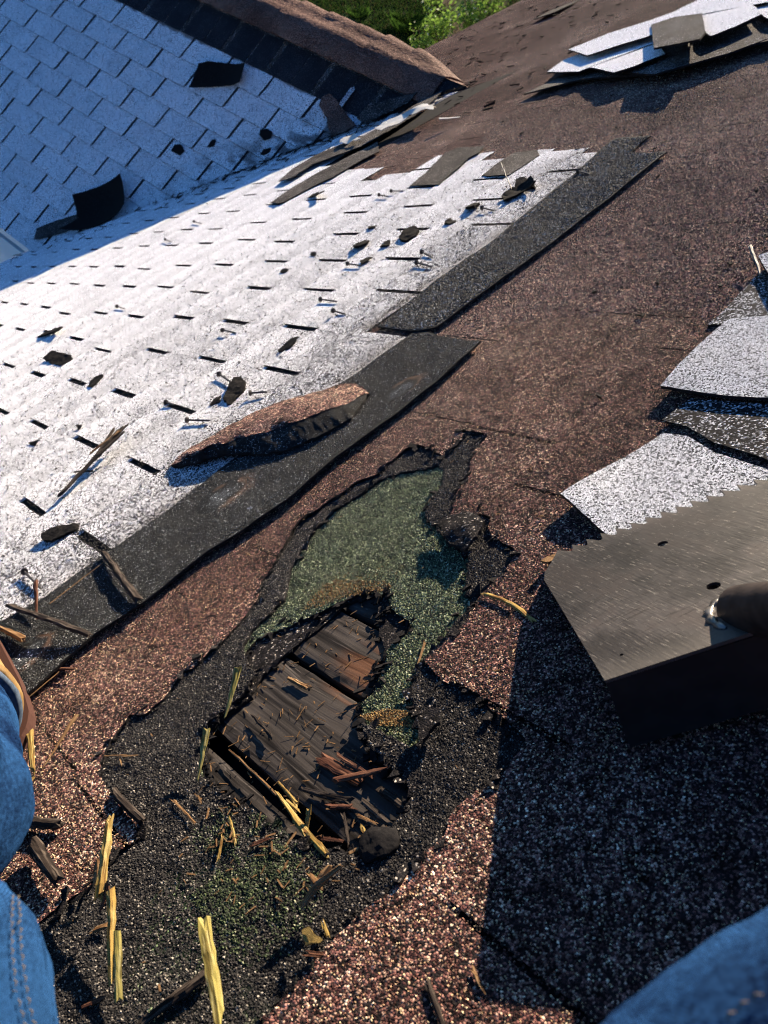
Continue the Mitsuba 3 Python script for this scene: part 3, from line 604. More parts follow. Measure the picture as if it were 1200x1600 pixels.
# far slope of the cross gable and the ridge cap
def ridge_frame():
    P0 = G([0, J_TOP])[0]
    return P0, GK / np.linalg.norm(GK)
RP, RD = ridge_frame()
H = np.array([1.0, 0, 0]); UPW = np.array([0, -ST, CT])      # across the ridge, straight up (roof axes)
gphi = math.atan2(-(GJ @ UPW), -(GJ @ H))                     # pitch of the gable
def R3(k, s, h=0.0):
    """k along the ridge, s metres down the far (s>0) or near (s<0) side, h off the surface."""
    k, s, h = np.broadcast_arrays(k, s, h)
    down = H[None] * (np.sign(s) * math.cos(gphi))[:, None] - UPW[None] * math.sin(gphi)
    nn = H[None] * (np.sign(s) * math.sin(gphi))[:, None] + UPW[None] * math.cos(gphi)
    return RP + k[:, None] * RD + np.abs(s)[:, None] * down + h[:, None] * nn
far = []
for n in range(14):
    s0, s1 = n * 0.127, (n + 1) * 0.127
    kk = np.array([-3.2, valley_k(J_TOP) + 1.7]); 
    # trimmed where it meets the main slope
    pts = R3(np.array([-3.2, 2.9, 2.9, -3.2]), np.array([s0 + 1e-6, s0 + 1e-6, s1, s1]), np.array([-0.004, -0.004, 0, 0]))
    far.append((pts, [[0, 1, 2], [0, 2, 3]]))
k = put(HOUSE + '__far_gable_slope', *join(far), 'm_cap')
# cap shingles: bent over the ridge, each lapping the next
def cap_section(s):       # rounded over the ridge line
    a = np.abs(s)
    return 0.012 + 0.040 * np.sin(np.pi * np.clip(a / 0.17, 0, 1)) ** 0.8 + 0.002 * np.exp(-(a / 0.06) ** 2)
kend = valley_k(J_TOP) - 0.12
ck, c = kend, 0
while ck > -0.6:
    a, b = ck - 0.235, ck
    ss = np.r_[-np.linspace(0.158, 0.004, 16), np.linspace(0.004, 0.16, 14)]
    kk = np.linspace(a, b, 6)
    S, Kk = np.meshgrid(ss, kk)
    hh = cap_section(S) + 0.012 * (1 - (Kk - a) / (b - a)) + (meshkit.fbm(np.c_[S.ravel() * 14, Kk.ravel() * 9, S.ravel() * 0 + c], 3).reshape(S.shape) - 0.5) * 0.015
    hh = hh * (1 - 0.85 * np.clip((Kk - (kend - 0.26)) / 0.26, 0, 1) ** 2)
    top = R3(Kk.ravel(), S.ravel(), hh.ravel()); lo = R3(Kk.ravel(), S.ravel(), hh.ravel() - 0.007)
    ni, nj = S.shape
    i, j = np.meshgrid(np.arange(ni - 1), np.arange(nj - 1), indexing='ij')
    q = np.stack([i * nj + j, i * nj + j + 1, (i + 1) * nj + j + 1, (i + 1) * nj + j], -1).reshape(-1, 4)
    f = np.vstack([q[:, [0, 1, 2]], q[:, [0, 2, 3]]])
    N = ni * nj
    rim = np.r_[np.arange(nj), np.arange(2, ni) * nj - 1 + nj * 0, [N - 1], np.arange(N - 2, N - nj - 1, -1), np.arange(ni - 2, 0, -1) * nj]
    rim = np.array([r for r in dict.fromkeys(np.r_[np.arange(nj), np.arange(1, ni) * nj + nj - 1, np.arange(N - 2, N - nj - 1, -1), np.arange(ni - 2, 0, -1) * nj].tolist())])
    nx = np.roll(rim, -1)
    f = np.vstack([f, f[:, ::-1] + N, np.c_[rim, nx, nx + N], np.c_[rim, nx + N, rim + N]])
    put(HOUSE + '__ridge_cap_shingle', np.vstack([top, lo]), f, 'm_cap', 40)
    ck -= 0.19; c += 1

# fascia boards and walls below the eaves
for (a, b) in (((-2.2, EAVE_Y), (EAVE_X - 0.02, EAVE_Y)), ((far_valley_x(EAVE_Y), EAVE_Y), (7.5, EAVE_Y))):
    p = np.array([[a[0], a[1], -0.02], [b[0], b[1], -0.02]]); p = w(p)
    v, f = bx(p[0, 0], p[1, 0], p[0, 1] - 0.03, p[0, 1] - 0.008, p[0, 2] - 0.16, p[0, 2] - 0.004)
    put(HOUSE + '__fascia_board', v, f, 'm_paint', world=True)
GROUND = -3.9
eave_w = w([[0, EAVE_Y, 0]])[0]
e0 = w(G([-3.0, J_EAVE]))[0]
v, f = bx(EAVE_X + 0.005, EAVE_X + 0.025, eave_w[1], e0[1] + 0.4, eave_w[2] - 0.17, eave_w[2] - 0.012)
put(HOUSE + '__fascia_board', v, f, 'm_paint', world=True)
v, f = bx(-1.8, 7.2, -3.0, eave_w[1] - 0.45, GROUND - 0.2, eave_w[2] - 0.02)
put(HOUSE + '__wall', v, f, 'm_paint', world=True)
v, f = bx(EAVE_X + 0.45, far_valley_x(EAVE_Y) - 0.45, eave_w[1] - 0.46, e0[1] + 0.2, GROUND - 0.2, eave_w[2] - 0.05)
put(HOUSE + '__wall', v, f, 'm_paint', world=True)

# brittle shards along the torn edges
def shards(name, lines, n, z0, m, seed, size=(0.0025, 0.009)):
    r = np.random.default_rng(seed); parts = []
    for _ in range(n):
        ln = lines[r.integers(len(lines))]
        p = np.array(ln.interpolate(r.uniform(0, ln.length)).coords[0]) + r.normal(0, 0.0035, 2)
        if not in_view((p[0], p[1], 0), 0.1): continue
        q = int(r.integers(4, 7)); R = r.uniform(*size); a = np.sort(r.uniform(0, 2 * np.pi, q)) 
        xy = np.c_[np.cos(a) * R * r.uniform(0.5, 1.4, q), np.sin(a) * R * r.uniform(0.4, 1.0, q)]
        t = r.uniform(-0.5, 0.5, 2); th = r.uniform(0.0012, 0.0028)
        zt = z0 + r.uniform(0.0, 0.0035) + xy @ t
        V = np.vstack([np.c_[xy + p, zt], np.c_[xy + p, zt - th]])
        F = [[0, i, i + 1] for i in range(1, q - 1)] + [[q, q + i + 1, q + i] for i in range(1, q - 1)]
        for i in range(q): k = (i + 1) % q; F += [[i, q + i, q + k], [i, q + k, k]]
        parts.append((V, F))
    k = put(HOUSE + '__' + name, *join(parts), m)
    labels[k] = {'kind': 'stuff', 'label': 'brittle torn shingle bits along the edges of the hole'}
def rings(p): return [LineString(p.exterior.coords)] + [LineString(i.coords) for i in p.interiors]
shards('torn_bits', rings(HOLE_R), 190, Z_BROWN - 0.003, 'm_old', 51)
shards('torn_bits', rings(GREEN_R), 140, Z_OLD - 0.001, 'm_old', 52, (0.002, 0.007))
shards('torn_bits', rings(UNDER_R), 140, Z_GREEN - 0.001, 'm_felt', 53, (0.002, 0.007))
shards('torn_bits', rings(DECK_R), 110, Z_UNDER - 0.0005, 'm_felt', 54, (0.002, 0.006))

# ------------------------------------------------------------------ torn flap of brown shingle on the strip (attached: a part of the house)
far_e = np.array([(0.0244,-0.6457,0.002),(0.0535,-0.6336,0.003),(0.0899,-0.638,0.003),(0.1233,-0.6489,0.004),(0.171,-0.6629,0.004),(0.2309,-0.7018,0.004),(0.2808,-0.7634,0.003),(0.3025,-0.796,0.002),(0.2891,-0.845,0.001)])
crest = np.array([(0.0221,-0.6564,0.006),(0.0447,-0.6857,0.016),(0.0713,-0.7171,0.022),(0.1066,-0.7475,0.024),(0.1332,-0.787,0.026),(0.1731,-0.8215,0.025),(0.2188,-0.8472,0.02),(0.2506,-0.8522,0.012),(0.2823,-0.854,0.004)])
near_e = np.array([(0.0224,-0.6549,0.003),(0.039,-0.6937,0.006),(0.071,-0.7343,0.008),(0.0889,-0.7723,0.007),(0.0989,-0.8114,0.007),(0.1266,-0.8495,0.007),(0.17,-0.8742,0.007),(0.2165,-0.8844,0.006),(0.2671,-0.8619,0.002)])
def resample(p, n):
    t = np.r_[0, np.cumsum(np.linalg.norm(np.diff(p, axis=0), axis=1))]; t /= t[-1]
    s = np.linspace(0, 1, n)
    return np.stack([np.interp(s, t, p[:, i]) for i in range(3)], 1)
n = 60
n = 110
fa, cr, ne = (resample(p, n) for p in (far_e, crest, near_e))
rows = []
for t in np.linspace(0, 1, 8): rows.append(fa * (1 - t) + cr * t + np.array([0, 0, 1.0]) * (np.sin(t * np.pi) * 0.006) * np.sin(np.linspace(0, np.pi, n))[:, None])
for t in np.linspace(0, 1, 6)[1:]: rows.append(cr * (1 - t) + ne * t + np.array([0, 0, 1.0]) * (np.sin(t * np.pi) * 0.002))
A = np.array(rows)
A[..., 2] += (meshkit.fbm(A * 45, 4) - 0.5) * 0.008; A[..., 0] += (meshkit.fbm(A * 60 + 9, 4) - 0.5) * 0.012; A[..., 1] += (meshkit.fbm(A * 60 + 29, 4) - 0.5) * 0.012
def grid_faces(ni, nj):
    i, j = np.meshgrid(np.arange(ni - 1), np.arange(nj - 1), indexing='ij')
    q = np.stack([i * nj + j, i * nj + j + 1, (i + 1) * nj + j + 1, (i + 1) * nj + j], -1).reshape(-1, 4)
    return np.vstack([q[:, [0, 1, 2]], q[:, [0, 2, 3]]])
def shell(A, th, d=(0, 0, -1.0)):
    ni, nj = A.shape[:2]; N = ni * nj
    f = grid_faces(ni, nj); v = A.reshape(-1, 3)
    rim = np.array(list(dict.fromkeys(np.r_[np.arange(nj), np.arange(1, ni) * nj + nj - 1, np.arange(N - 2, N - nj - 1, -1), np.arange(ni - 2, 0, -1) * nj].tolist())))
    nx = np.roll(rim, -1)
    return np.vstack([v, v + np.asarray(d) * th]), np.vstack([f, f[:, ::-1] + N, np.c_[rim, nx, nx + N], np.c_[rim, nx + N, rim + N]])
v, f = shell(A[:9], 0.0035)
k = put(HOUSE + '__torn_flap', v, f, 'm_brown', 50)
labels[k] = {'label': 'curled flap of brown shingle torn loose on the black strip'}
v, f = shell(A[8:], 0.004, (0, 0.3, -1.0))
put(HOUSE + '__torn_flap__underside', v, f, 'm_black', 50)
# torn lips round the hole: layers that stand up a little
def lip(pts, h0, h1, m, seed, th=0.004):
    p = rough(poly(pts), 0.0028, 0.0036, seed, 170)
    q = np.array(p.exterior.coords)
    c = q.mean(0)
    v, f = sheet(p, lambda X, Y: h0 + (h1 - h0) * np.clip(meshkit.fbm(np.c_[X * 22, Y * 22, X * 0 + seed], 3), 0, 1) * 1.6 + nz(X, Y, 120, 0.0016, seed), th, 0.004, seed=seed)
    return put(HOUSE + '__torn_lip', v, f, m, 40)
lip([(0.0834,-1.182),(0.1116,-1.2065),(0.1056,-1.2387),(0.0833,-1.2467),(0.0595,-1.2492),(0.0654,-1.2219)], -0.009, 0.004, 'm_old', 71)
lip([(-0.1176,-1.3513),(-0.1055,-1.3527),(-0.1028,-1.3638),(-0.1129,-1.3717),(-0.1269,-1.3701),(-0.1382,-1.3713)], -0.010, 0.002, 'm_old', 76)

# ------------------------------------------------------------------ loose white shingles
def warp_sheet(key, pts, zf, th, m, label, group='loose white shingles', step=0.02, amp=0.0012, seed=0, cat='loose shingle', parts=()):
    v, f = sheet(rough(poly(pts), 0.006, amp * 0.6, seed, 140), zf, th, step, seed=seed)
    if not parts:
        k = put(key, v, f, m, 30)
    else:
        k = numbered(key)
        put(k + '__' + parts[0][0], v, f, m, 30, exact=True)
        for nm, pp, z2, m2 in parts[1:]:
            v, f = sheet(rough(poly(pp), 0.012, amp, seed + 3, 50), z2, 0.0012, step, seed=seed + 3)
            put(k + '__' + nm, v, f, m2, 30)
    say(k, label, cat, group)
    return k
lp = np.array([(0.1762,-1.2828),(0.3179,-1.3174),(0.1384,-1.3765)])
warp_sheet('loose_shingle', [(0.1661,-1.2927),(0.2301,-1.3063),(0.2859,-1.3217),(0.3061,-1.3265),(0.3069,-1.3541),(0.2872,-1.3958),(0.2762,-1.4492),(0.2348,-1.5411),(0.1101,-1.5722),(0.1282,-1.4743),(0.1291,-1.3844)],
           lambda X, Y: -0.0015 + 0.011 * np.exp(-(((X - 0.17) / 0.06) ** 2 + ((Y + 1.30) / 0.05) ** 2)) + nz(X, Y, 8, 0.0012, 3), 0.004, 'm_clean_white',
           'white loose shingle lying under the teeth of the tear-off shovel',
           parts=[('exposed_face',), ('headlap', [(0.3272,-1.3128),(0.3733,-1.3208),(0.3868,-1.4822),(0.2546,-1.5334),(0.2905,-1.4418),(0.302,-1.387),(0.3223,-1.3443)], lambda X, Y: -0.0006 + nz(X, Y, 8, 0.0012, 3), 'm_worn_headlap')])
warp_sheet('loose_shingle', [(0.3779,-1.2828),(0.4528,-1.2806),(0.5276,-1.2845),(0.5362,-1.29),(0.5457,-1.3286),(0.5444,-1.4654),(0.3775,-1.524),(0.3797,-1.4055),(0.3748,-1.3635),(0.3749,-1.338)],
           lambda X, Y: 0.011 + nz(X, Y, 5, 0.0016, 7) + 0.006 * np.clip((X - 0.42) / 0.1, -1, 0), 0.004, 'm_clean_white',
           'white loose shingle at the right edge, behind the one under the shovel', seed=8)
warp_sheet('loose_shingle', [(0.5406,-1.253),(0.5873,-1.2548),(0.6842,-1.2506),(0.7418,-1.2717),(0.8024,-1.375),(0.5663,-1.4579),(0.555,-1.3235),(0.5448,-1.2804)],
           lambda X, Y: -0.002 + nz(X, Y, 10, 0.002, 9), 0.004, 'm_worn_headlap', 'black worn shingle piece at the right edge under a bent dark strap', group=None, seed=9, amp=0.004)
warp_sheet('loose_shingle', [(0.7082,-1.24),(0.7502,-1.2686),(0.6714,-1.3498),(0.6152,-1.3082)], lambda X, Y: 0.012 + nz(X, Y, 12, 0.004, 2), 0.004, 'm_clean_white',
           'small white shingle scrap cut off by the right edge of the photo', group=None, seed=10)
splinter('metal_strap', [(0.7262,-1.2209)][0], [(0.6653,-1.2639)][0], 0.008, 0.006, 'm_rust', 'bent dark metal strap sticking up at the right edge of the roof', 'metal scrap', None, z0=0.018, z1=0.004, flat=0.4)

# stack of torn-off shingles at the top right
def stack_piece(pts, z, m, label, seed, tilt=(0, 0), th=0.005, curl=0.006):
    c = np.array(pts).mean(0)
    return warp_sheet('stacked_shingle', pts, lambda X, Y: z + (tilt[0] - 0.045) * (X - c[0]) + tilt[1] * (Y - c[1]) + nz(X, Y, 2.2, curl, seed), th, m, label,
                      'torn-off shingles piled near the ridge', 0.05, 0.004, seed, 'loose shingle')
stack_piece([(2.0304,0.1997),(2.2087,0.1748),(2.3615,0.0732),(2.5652,-0.0817),(2.3785,-0.572),(1.955,-0.7553),(1.9647,-0.5623),(1.8525,-0.4089),(1.9747,-0.2004),(2.047,-0.0211),(2.0297,0.1102)], 0.010, 'm_headlap_far', 'dark shingle at the bottom of the pile, its pointed end nearest the valley', 81, (0.0, -0.01))
stack_piece([(2.215,0.2294),(2.4032,0.2931),(2.4751,0.2704),(2.6678,0.1025),(2.2766,-0.1779),(2.1127,-0.0422),(2.0614,-0.0144)], 0.024, 'm_pile_white', 'narrow white shingle in the pile with its left tip hanging low', 82)
stack_piece([(2.4595,0.3053),(2.6178,0.2331),(2.6762,0.0889),(2.7423,0.0388),(2.9011,0.0239),(2.7311,-0.4206),(2.3463,-0.5872),(2.4924,-0.2182),(2.2788,-0.133),(2.2564,-0.0312),(2.1999,0.0431)], 0.038, 'm_pile_white', 'white shingle topmost at the back of the pile, split at its left end', 83)
stack_piece([(1.9478,-0.2532),(1.9859,-0.2838),(2.182,-0.3808),(2.3141,-0.4851),(2.1175,-0.7019),(2.0303,-0.691),(1.8848,-0.6038),(1.8119,-0.4347)], 0.020, 'm_stack_dark', 'dark headlap of a shingle sticking out along the front of the pile', 84)
stack_piece([(2.1374,0.0124),(2.2747,-0.0133),(2.4478,-0.053),(1.9933,-0.3649),(1.9027,-0.3156),(1.891,-0.2587)], 0.032, 'm_pile_white', 'bluish white shingle in the middle of the pile, left of the dark square', 85, (0, -0.02))
stack_piece([(2.5073,-0.1978),(2.4884,-0.3663),(2.3463,-0.4584),(2.1676,-0.5615),(2.0677,-0.5378),(2.0014,-0.5002),(2.1122,-0.4208)], 0.046, 'm_pile_white', 'white square shingle tab on the pile, right of the dark one', 86)
stack_piece([(2.4999,-0.02),(2.5346,-0.0924),(2.4188,-0.2517),(1.9369,-0.5214),(1.8396,-0.5588),(1.8555,-0.4867),(1.893,-0.3942)], 0.068, 'm_stack_dark', 'dark gritty square shingle piece on top of the pile', 87, (0, -0.02))
stack_piece([(2.4413,-0.4122),(2.4974,-0.5402),(1.9679,-0.7664),(2.1343,-0.5939),(2.2598,-0.5136)], 0.036, 'm_pile_white', 'white shingle at the far right of the pile, cut off by the photo edge', 88)
stack_piece([(3.8851,1.557),(4.1648,1.6373),(4.283,1.5988),(4.3026,1.5333),(4.1145,1.4575),(3.8991,1.4254)], 0.006, 'm_headlap_far', 'narrow dark shingle sliver with a white tip, left of the pile', 89)

# ------------------------------------------------------------------ scraps on the gable and in the valley
def gscrap(key, pts, h, curl, m, label, seed, cat='shingle scrap', group='shingle scraps on the cross gable', th=0.004):
    p = rough(poly(pts), 0.012, 0.002, seed, 40)
    c = np.array(p.exterior.coords).mean(0); s = max(p.bounds[2] - p.bounds[0], p.bounds[3] - p.bounds[1]) / 2
    v, f = gs(p, lambda X, Y: h + curl * ((X - c[0]) ** 2 + (Y - c[1]) ** 2) / s ** 2 + nz(X, Y, 20, 0.001, seed), th, 0.02, seed=seed)
    k = put(key, v, f, m, 30)
    say(k, label, cat, group)
gscrap('shingle_scrap', [(0.9936,0.1303),(0.9423,-0.0015),(0.9782,-0.0398),(1.052,-0.0689),(1.2048,-0.1056),(1.2243,-0.0626),(1.2601,-0.0069),(1.1833,0.0206),(1.1088,0.0472),(1.0392,0.0916)], 0.005, 0.035, 'm_scrap', 'curled black shingle tab on the blue-shaded gable, below the ridge', 91, group=None)
gscrap('shingle_scrap', [(0.773,0.9079),(0.8474,0.8229),(0.9792,0.6874),(1.0256,0.7177),(1.1249,0.8018),(1.1112,0.8642),(1.0389,0.9563),(0.9469,1.0429),(0.869,1.0904),(0.8878,0.9911)], 0.012, 0.045, 'm_scrap', 'large black shingle piece standing in the valley at the left', 92, group=None)
gscrap('shingle_scrap', [(0.6933,1.2127),(0.661,1.1539),(0.7421,1.0594),(0.8485,0.9697),(0.8906,0.9938),(0.8869,1.0405),(0.7743,1.1466)], 0.006, 0.004, 'm_headlap_far', 'grey shingle strip beside the large black piece in the valley', 93, group=None)
gscrap('shingle_scrap', [(1.1129,0.4418),(1.1082,0.4042),(1.1469,0.3908),(1.1849,0.4093),(1.1782,0.44)], 0.004, 0.0, 'm_scrap', 'small black square scrap on the gable, first right of the large black piece', 94, group=None)
gscrap('shingle_scrap', [(1.2964,0.3358),(1.2936,0.2903),(1.317,0.2838),(1.3286,0.3174)], 0.004, 0.0, 'm_scrap', 'narrow black chip on the gable, second right of the large black piece', 95, group=None)
gscrap('shingle_scrap', [(1.5301,0.1627),(1.5173,0.138),(1.5455,0.1181),(1.5839,0.1202),(1.6013,0.1502),(1.5725,0.1742)], 0.006, 0.002, 'm_scrap', 'round black scrap on the gable next to the valley debris', 96, group=None)
gscrap('shingle_scrap', [(1.6033,0.2396),(1.6061,0.212),(1.6347,0.1879),(1.6425,0.2069),(1.6243,0.2376)], 0.004, 0.0, 'm_scrap', 'black chip on the gable just below the round scrap', 97, group=None)
gscrap('shingle_scrap', [(1.7298,-0.0883),(1.7178,-0.1277),(1.7363,-0.1613),(1.7993,-0.147),(1.8772,-0.1141),(1.9784,-0.0816),(1.9487,-0.0289),(1.9068,0.015),(1.8439,-0.0195),(1.8113,-0.053)], 0.012, 0.004, 'm_cap', 'torn brown shingle piece lying below the end of the ridge cap', 98, group=None)
gscrap('shingle_scrap', [(1.8215,-0.1307),(1.818,-0.2245),(1.8329,-0.2415),(1.8473,-0.2292),(1.8468,-0.1304)], 0.012, 0.0, 'm_clean_white', 'thin pale sliver standing on the torn brown piece under the ridge', 99, group=None)
gscrap('shingle_scrap', [(1.9646,-0.1081),(1.9698,-0.1752),(2.0475,-0.251),(2.1567,-0.332),(2.1475,-0.2717),(2.07,-0.1749),(2.0311,-0.101)], 0.02, 0.004, 'm_headlap_far', 'grey shingle piece in the valley under the end of the ridge cap', 100, group=None)
# white plastic strip
ps = np.array([(1.8381,0.7881),(1.9413,0.7794),(2.0135,0.7376),(2.0555,0.6893),(1.9924,0.5838),(1.9168,0.5238),(1.9261,0.6666),(1.7943,0.6958)])
v, f = sheet(rough(poly(ps), 0.02, 0.006, 5, 12), lambda X, Y: 0.045 + nz(X, Y, 14, 0.022, 2), 0.0015, 0.03)
k = put('plastic_strip', v, f, 'm_plastic', 40); say(k, 'torn white plastic strip lying along the valley on brown shingles', 'plastic strip')
v, f, _ = tube([*[(1.8311,0.4246,0.03),(1.8552,0.3993,0.02),(1.887,0.3777,0.01)]], [0.012, 0.008, 0.004], 6, 0.4)
put('plastic_strip__tail', v, f, 'm_plastic', 40, exact=True)
v, f = sheet(rough(poly([(1.7755,0.9424),(1.8688,1.0241),(1.8858,0.9917),(1.7712,0.8023),(1.7723,0.868)]), 0.02, 0.005, 6, 20), lambda X, Y: 0.03 + nz(X, Y, 18, 0.02, 3), 0.0015, 0.03)
k = put('plastic_strip', v, f, 'm_plastic', 40); say(k, 'small crumpled white plastic scrap left of the long plastic strip', 'plastic strip')

# ------------------------------------------------------------------ nails
def nail(head, tip, label, zh=0.005, zt=0.001, r=0.0052, base=0.0):
    """A galvanised roofing nail lying on the roof from its head to its tip."""
    a, b = np.r_[head, base + zh], np.r_[tip, base + zt]
    d = b - a; L = np.linalg.norm(d); d /= L
    k = numbered('roofing_nail')
    sh_v, sh_f, _ = tube(np.array([a, a + d * L * 0.75, a + d * L * 0.9, b]), [0.0017, 0.0017, 0.0015, 0.0004], 8)
    hd_v, hd_f, _ = tube(np.array([a - d * 0.0012, a - d * 0.0006, a + d * 0.0008, a + d * 0.0014]), [r * 0.9, r, r, r * 0.8], 12)
    put(k + '__shank', sh_v, sh_f, 'm_rust', 40, exact=True)
    put(k + '__head', hd_v, hd_f, 'm_rust', 40, exact=True)
    say(k, label, 'nail', 'roofing nails lying on the white shingles')
def nails(rows):
    for pts, label in rows: nail(pts[0], pts[1], label)
nails([
    ([(0.4071,-0.2135),(0.4076,-0.2705)], 'dark roofing nail on white shingles, upper of the two above the brown flap'),
    ([(0.2591,-0.4309),(0.2436,-0.507)], 'dark nail leaning into the black scrap just above the brown flap'),
    ([(0.2245,-0.5945),(0.2413,-0.6245)], 'dark nail beside the brown flap, right of the black scrap'),
    ([(0.1229,-0.5321),(0.1405,-0.5858)], 'bent dark nail left of the brown flap, above its tip'),
    ([(0.1511,-0.3989),(0.1526,-0.4254)], 'nail head at the upper end of a slot left of the black scrap'),
    ([(0.4747,0.5078),(0.4709,0.445)], 'small nail far left on the white shingles, near the shadow of the gable'),
    ([(0.9632,1.0789),(0.9401,0.9849)], 'tiny nail between the far slots of the white shingles, lower of the two'),
    ([(1.1229,1.1189),(1.0999,1.0194)], 'tiny nail between the far slots of the white shingles, upper of the two'),
    ([(1.1741,0.0712),(1.1592,0.0134)], 'dark nail at the far end of the white shingles, left of its pair'),
    ([(1.1947,0.0391),(1.1931,-0.0147)], 'dark nail at the far end of the white shingles, right of its pair'),
    ([(0.7262,-0.2931),(0.7217,-0.3493)], 'dark nail lying parallel to the slots in the middle of the white shingles'),
    ([(0.5578,-0.3935),(0.5578,-0.4512)], 'dark nail near the black strip, upper of the two at the strip corner'),
    ([(0.5141,-0.4897),(0.5095,-0.5344)], 'dark nail near the black strip, lower of the two at the strip corner'),
    ([(0.7755,-0.4937),(0.7553,-0.5441)], 'dark nail close to the far black strip, upper of its pair'),
    ([(0.7235,-0.5283),(0.7107,-0.5879)], 'dark nail close to the far black strip, lower of its pair'),
    ([(1.0006,-0.4759),(0.9866,-0.524)], 'dark nail below the curled black scrap near the far black strip'),
    ([(1.1715,-0.6199),(1.1543,-0.6619)], 'dark nail at the far end of the black strip'),
    ([(-0.2397,-0.6591),(-0.2412,-0.7321)], 'near dark nail at the left edge of the photo beside the black strip'),
])

# ------------------------------------------------------------------ scraps and chips on the white shingles
def chip(pts, label, z=0.004, th=0.007, seed=0, m='m_scrap', tilt=(0, 0), cat='shingle scrap', group='dark shingle scraps on the white shingles', key='shingle_scrap', amp=0.003, curl=0.0, step=0.008):
    p = rough(poly(pts), 0.0035, amp * 1.5, seed, 150)
    c = np.array(p.exterior.coords).mean(0); s = math.sqrt(p.area / math.pi)
    th = th * 0.42; tr_ = np.random.default_rng(seed + 300).uniform(-0.18, 0.18, 2); tilt = (tilt[0] + tr_[0], tilt[1] + tr_[1])
    v, f = sheet(p, lambda X, Y: min(z, 0.003) * 0.4 + th * 0.75 + tilt[0] * (X - c[0]) + tilt[1] * (Y - c[1]) + curl * ((X - c[0]) ** 2 + (Y - c[1]) ** 2) / s ** 2 + nz(X, Y, 55, 0.0035, seed), th, step, seed=seed)
    k = put(key, v, f, m)
    say(k, label, cat, group)
    return k
chip([(0.2939,0.7802),(0.319,0.6929),(0.3324,0.5995),(0.3132,0.5678),(0.2905,0.6357),(0.2758,0.7304)], 'long black scrap on the white shingles near the left edge', 0.010, 0.010, 1, tilt=(0.05, 0))
chip([(0.1904,0.3994),(0.2224,0.4112),(0.2273,0.3542),(0.2277,0.2843),(0.2149,0.2625),(0.1892,0.264),(0.1844,0.3333)], 'thick dark chip lying below the long black scrap at the left', 0.018, 0.008, 2)
chip([(0.1406,-0.0215),(0.1604,0.0044),(0.1773,0.0039),(0.1868,-0.017),(0.1656,-0.0373),(0.1406,-0.0482)], 'small triangular dark chip standing next to a slot at the left', 0.006, 0.004, 3, tilt=(0.15, 0.05))
chip([(0.1932,-0.5476),(0.2237,-0.5188),(0.2516,-0.5019),(0.2623,-0.511),(0.2552,-0.5326),(0.2338,-0.5573),(0.2116,-0.564),(0.1922,-0.5714)], 'jagged black scrap above the brown flap', 0.004, 0.012, 4)
chip([(0.1758,-0.5269),(0.1947,-0.5155),(0.2049,-0.5226),(0.191,-0.5375)], 'small black shard left of the jagged black scrap', 0.001, 0.004, 5)
chip([(0.8205,-0.2081),(0.8575,-0.1842),(0.8711,-0.1944),(0.8541,-0.2302),(0.8248,-0.25),(0.8086,-0.2339)], 'oval dark chip among the far slots', 0.006, 0.012, 6)
chip([(0.86,-0.3317),(0.8991,-0.3171),(0.911,-0.3366),(0.9016,-0.3612),(0.8692,-0.3819),(0.8469,-0.3693)], 'oval dark chip lying under a far slot', 0.008, 0.014, 7)
chip([(0.8177,-0.3096),(0.8418,-0.3026),(0.8512,-0.3135),(0.8264,-0.3302)], 'tiny dark chip between the two oval chips', 0.001, 0.008, 8)
chip([(1.0055,-0.4196),(1.0369,-0.4004),(1.0455,-0.4135),(1.0383,-0.436),(1.0079,-0.4498),(0.9951,-0.4429)], 'dark chip left of the curled black scrap', 0.004, 0.014, 9)
chip([(0.9297,-0.4175),(0.9543,-0.4116),(0.9473,-0.4405),(0.9308,-0.4371)], 'small dark chip among the slots left of the far strip', 0.001, 0.008, 10)
chip([(0.9435,-0.1304),(0.9509,-0.1327),(0.9569,-0.1468),(0.9365,-0.161),(0.9305,-0.1472)], 'tiny dark chip above the oval chips', 0.001, 0.008, 11)
chip([(0.3645,-0.4902),(0.3836,-0.4868),(0.4008,-0.4861),(0.4102,-0.5022),(0.3826,-0.5164),(0.365,-0.5114)], 'narrow grey-brown chip near the near black strip', 0.003, 0.006, 12, tilt=(0.1, 0))
chip([(0.7483,-0.313),(0.761,-0.3199),(0.7668,-0.3389),(0.7473,-0.3441),(0.7315,-0.3386)], 'flat dark flake beside the nail in the middle', 0.001, 0.004, 13)
chip([(0.7002,-0.0461),(0.7107,-0.0525),(0.7104,-0.073),(0.6999,-0.0754),(0.6931,-0.0615)], 'thin dark flake among the middle slots', 0.001, 0.004, 14)
chip([(0.7928,-0.0608),(0.8037,-0.0613),(0.7992,-0.0779),(0.7843,-0.088)], 'tiny dark pellet above a middle slot', 0.001, 0.006, 15)
chip([(1.2848,0.618),(1.2849,0.5346),(1.2328,0.3923),(1.2155,0.4062),(1.2366,0.4966)], 'dark curled shingle corner lifted off the white shingles, casting blue shade', 0.012, 0.006, 16, tilt=(-0.15, 0))
chip([(1.07,-0.4789),(1.0972,-0.4861),(1.107,-0.5088),(1.1248,-0.527),(1.0924,-0.5643),(1.0819,-0.5468),(1.0534,-0.532),(1.0275,-0.5227)], 'curled black scrap at the far end of the white shingles', 0.010, 0.010, 17, curl=0.006)
chip([(1.103,-0.493),(1.1367,-0.4703),(1.143,-0.4924),(1.1243,-0.5292),(1.0974,-0.5569),(1.1128,-0.5156)], 'raised black fold resting on the curled black scrap', 0.004, 0.028, 18)
splinter('wire', [(1.1691,-0.4067)][0], [(1.0883,-0.495)][0], 0.003, 0.003, 'm_rust', 'thin wire sticking up from the curled black scrap', 'wire', None, z0=0.05, z1=0.012)
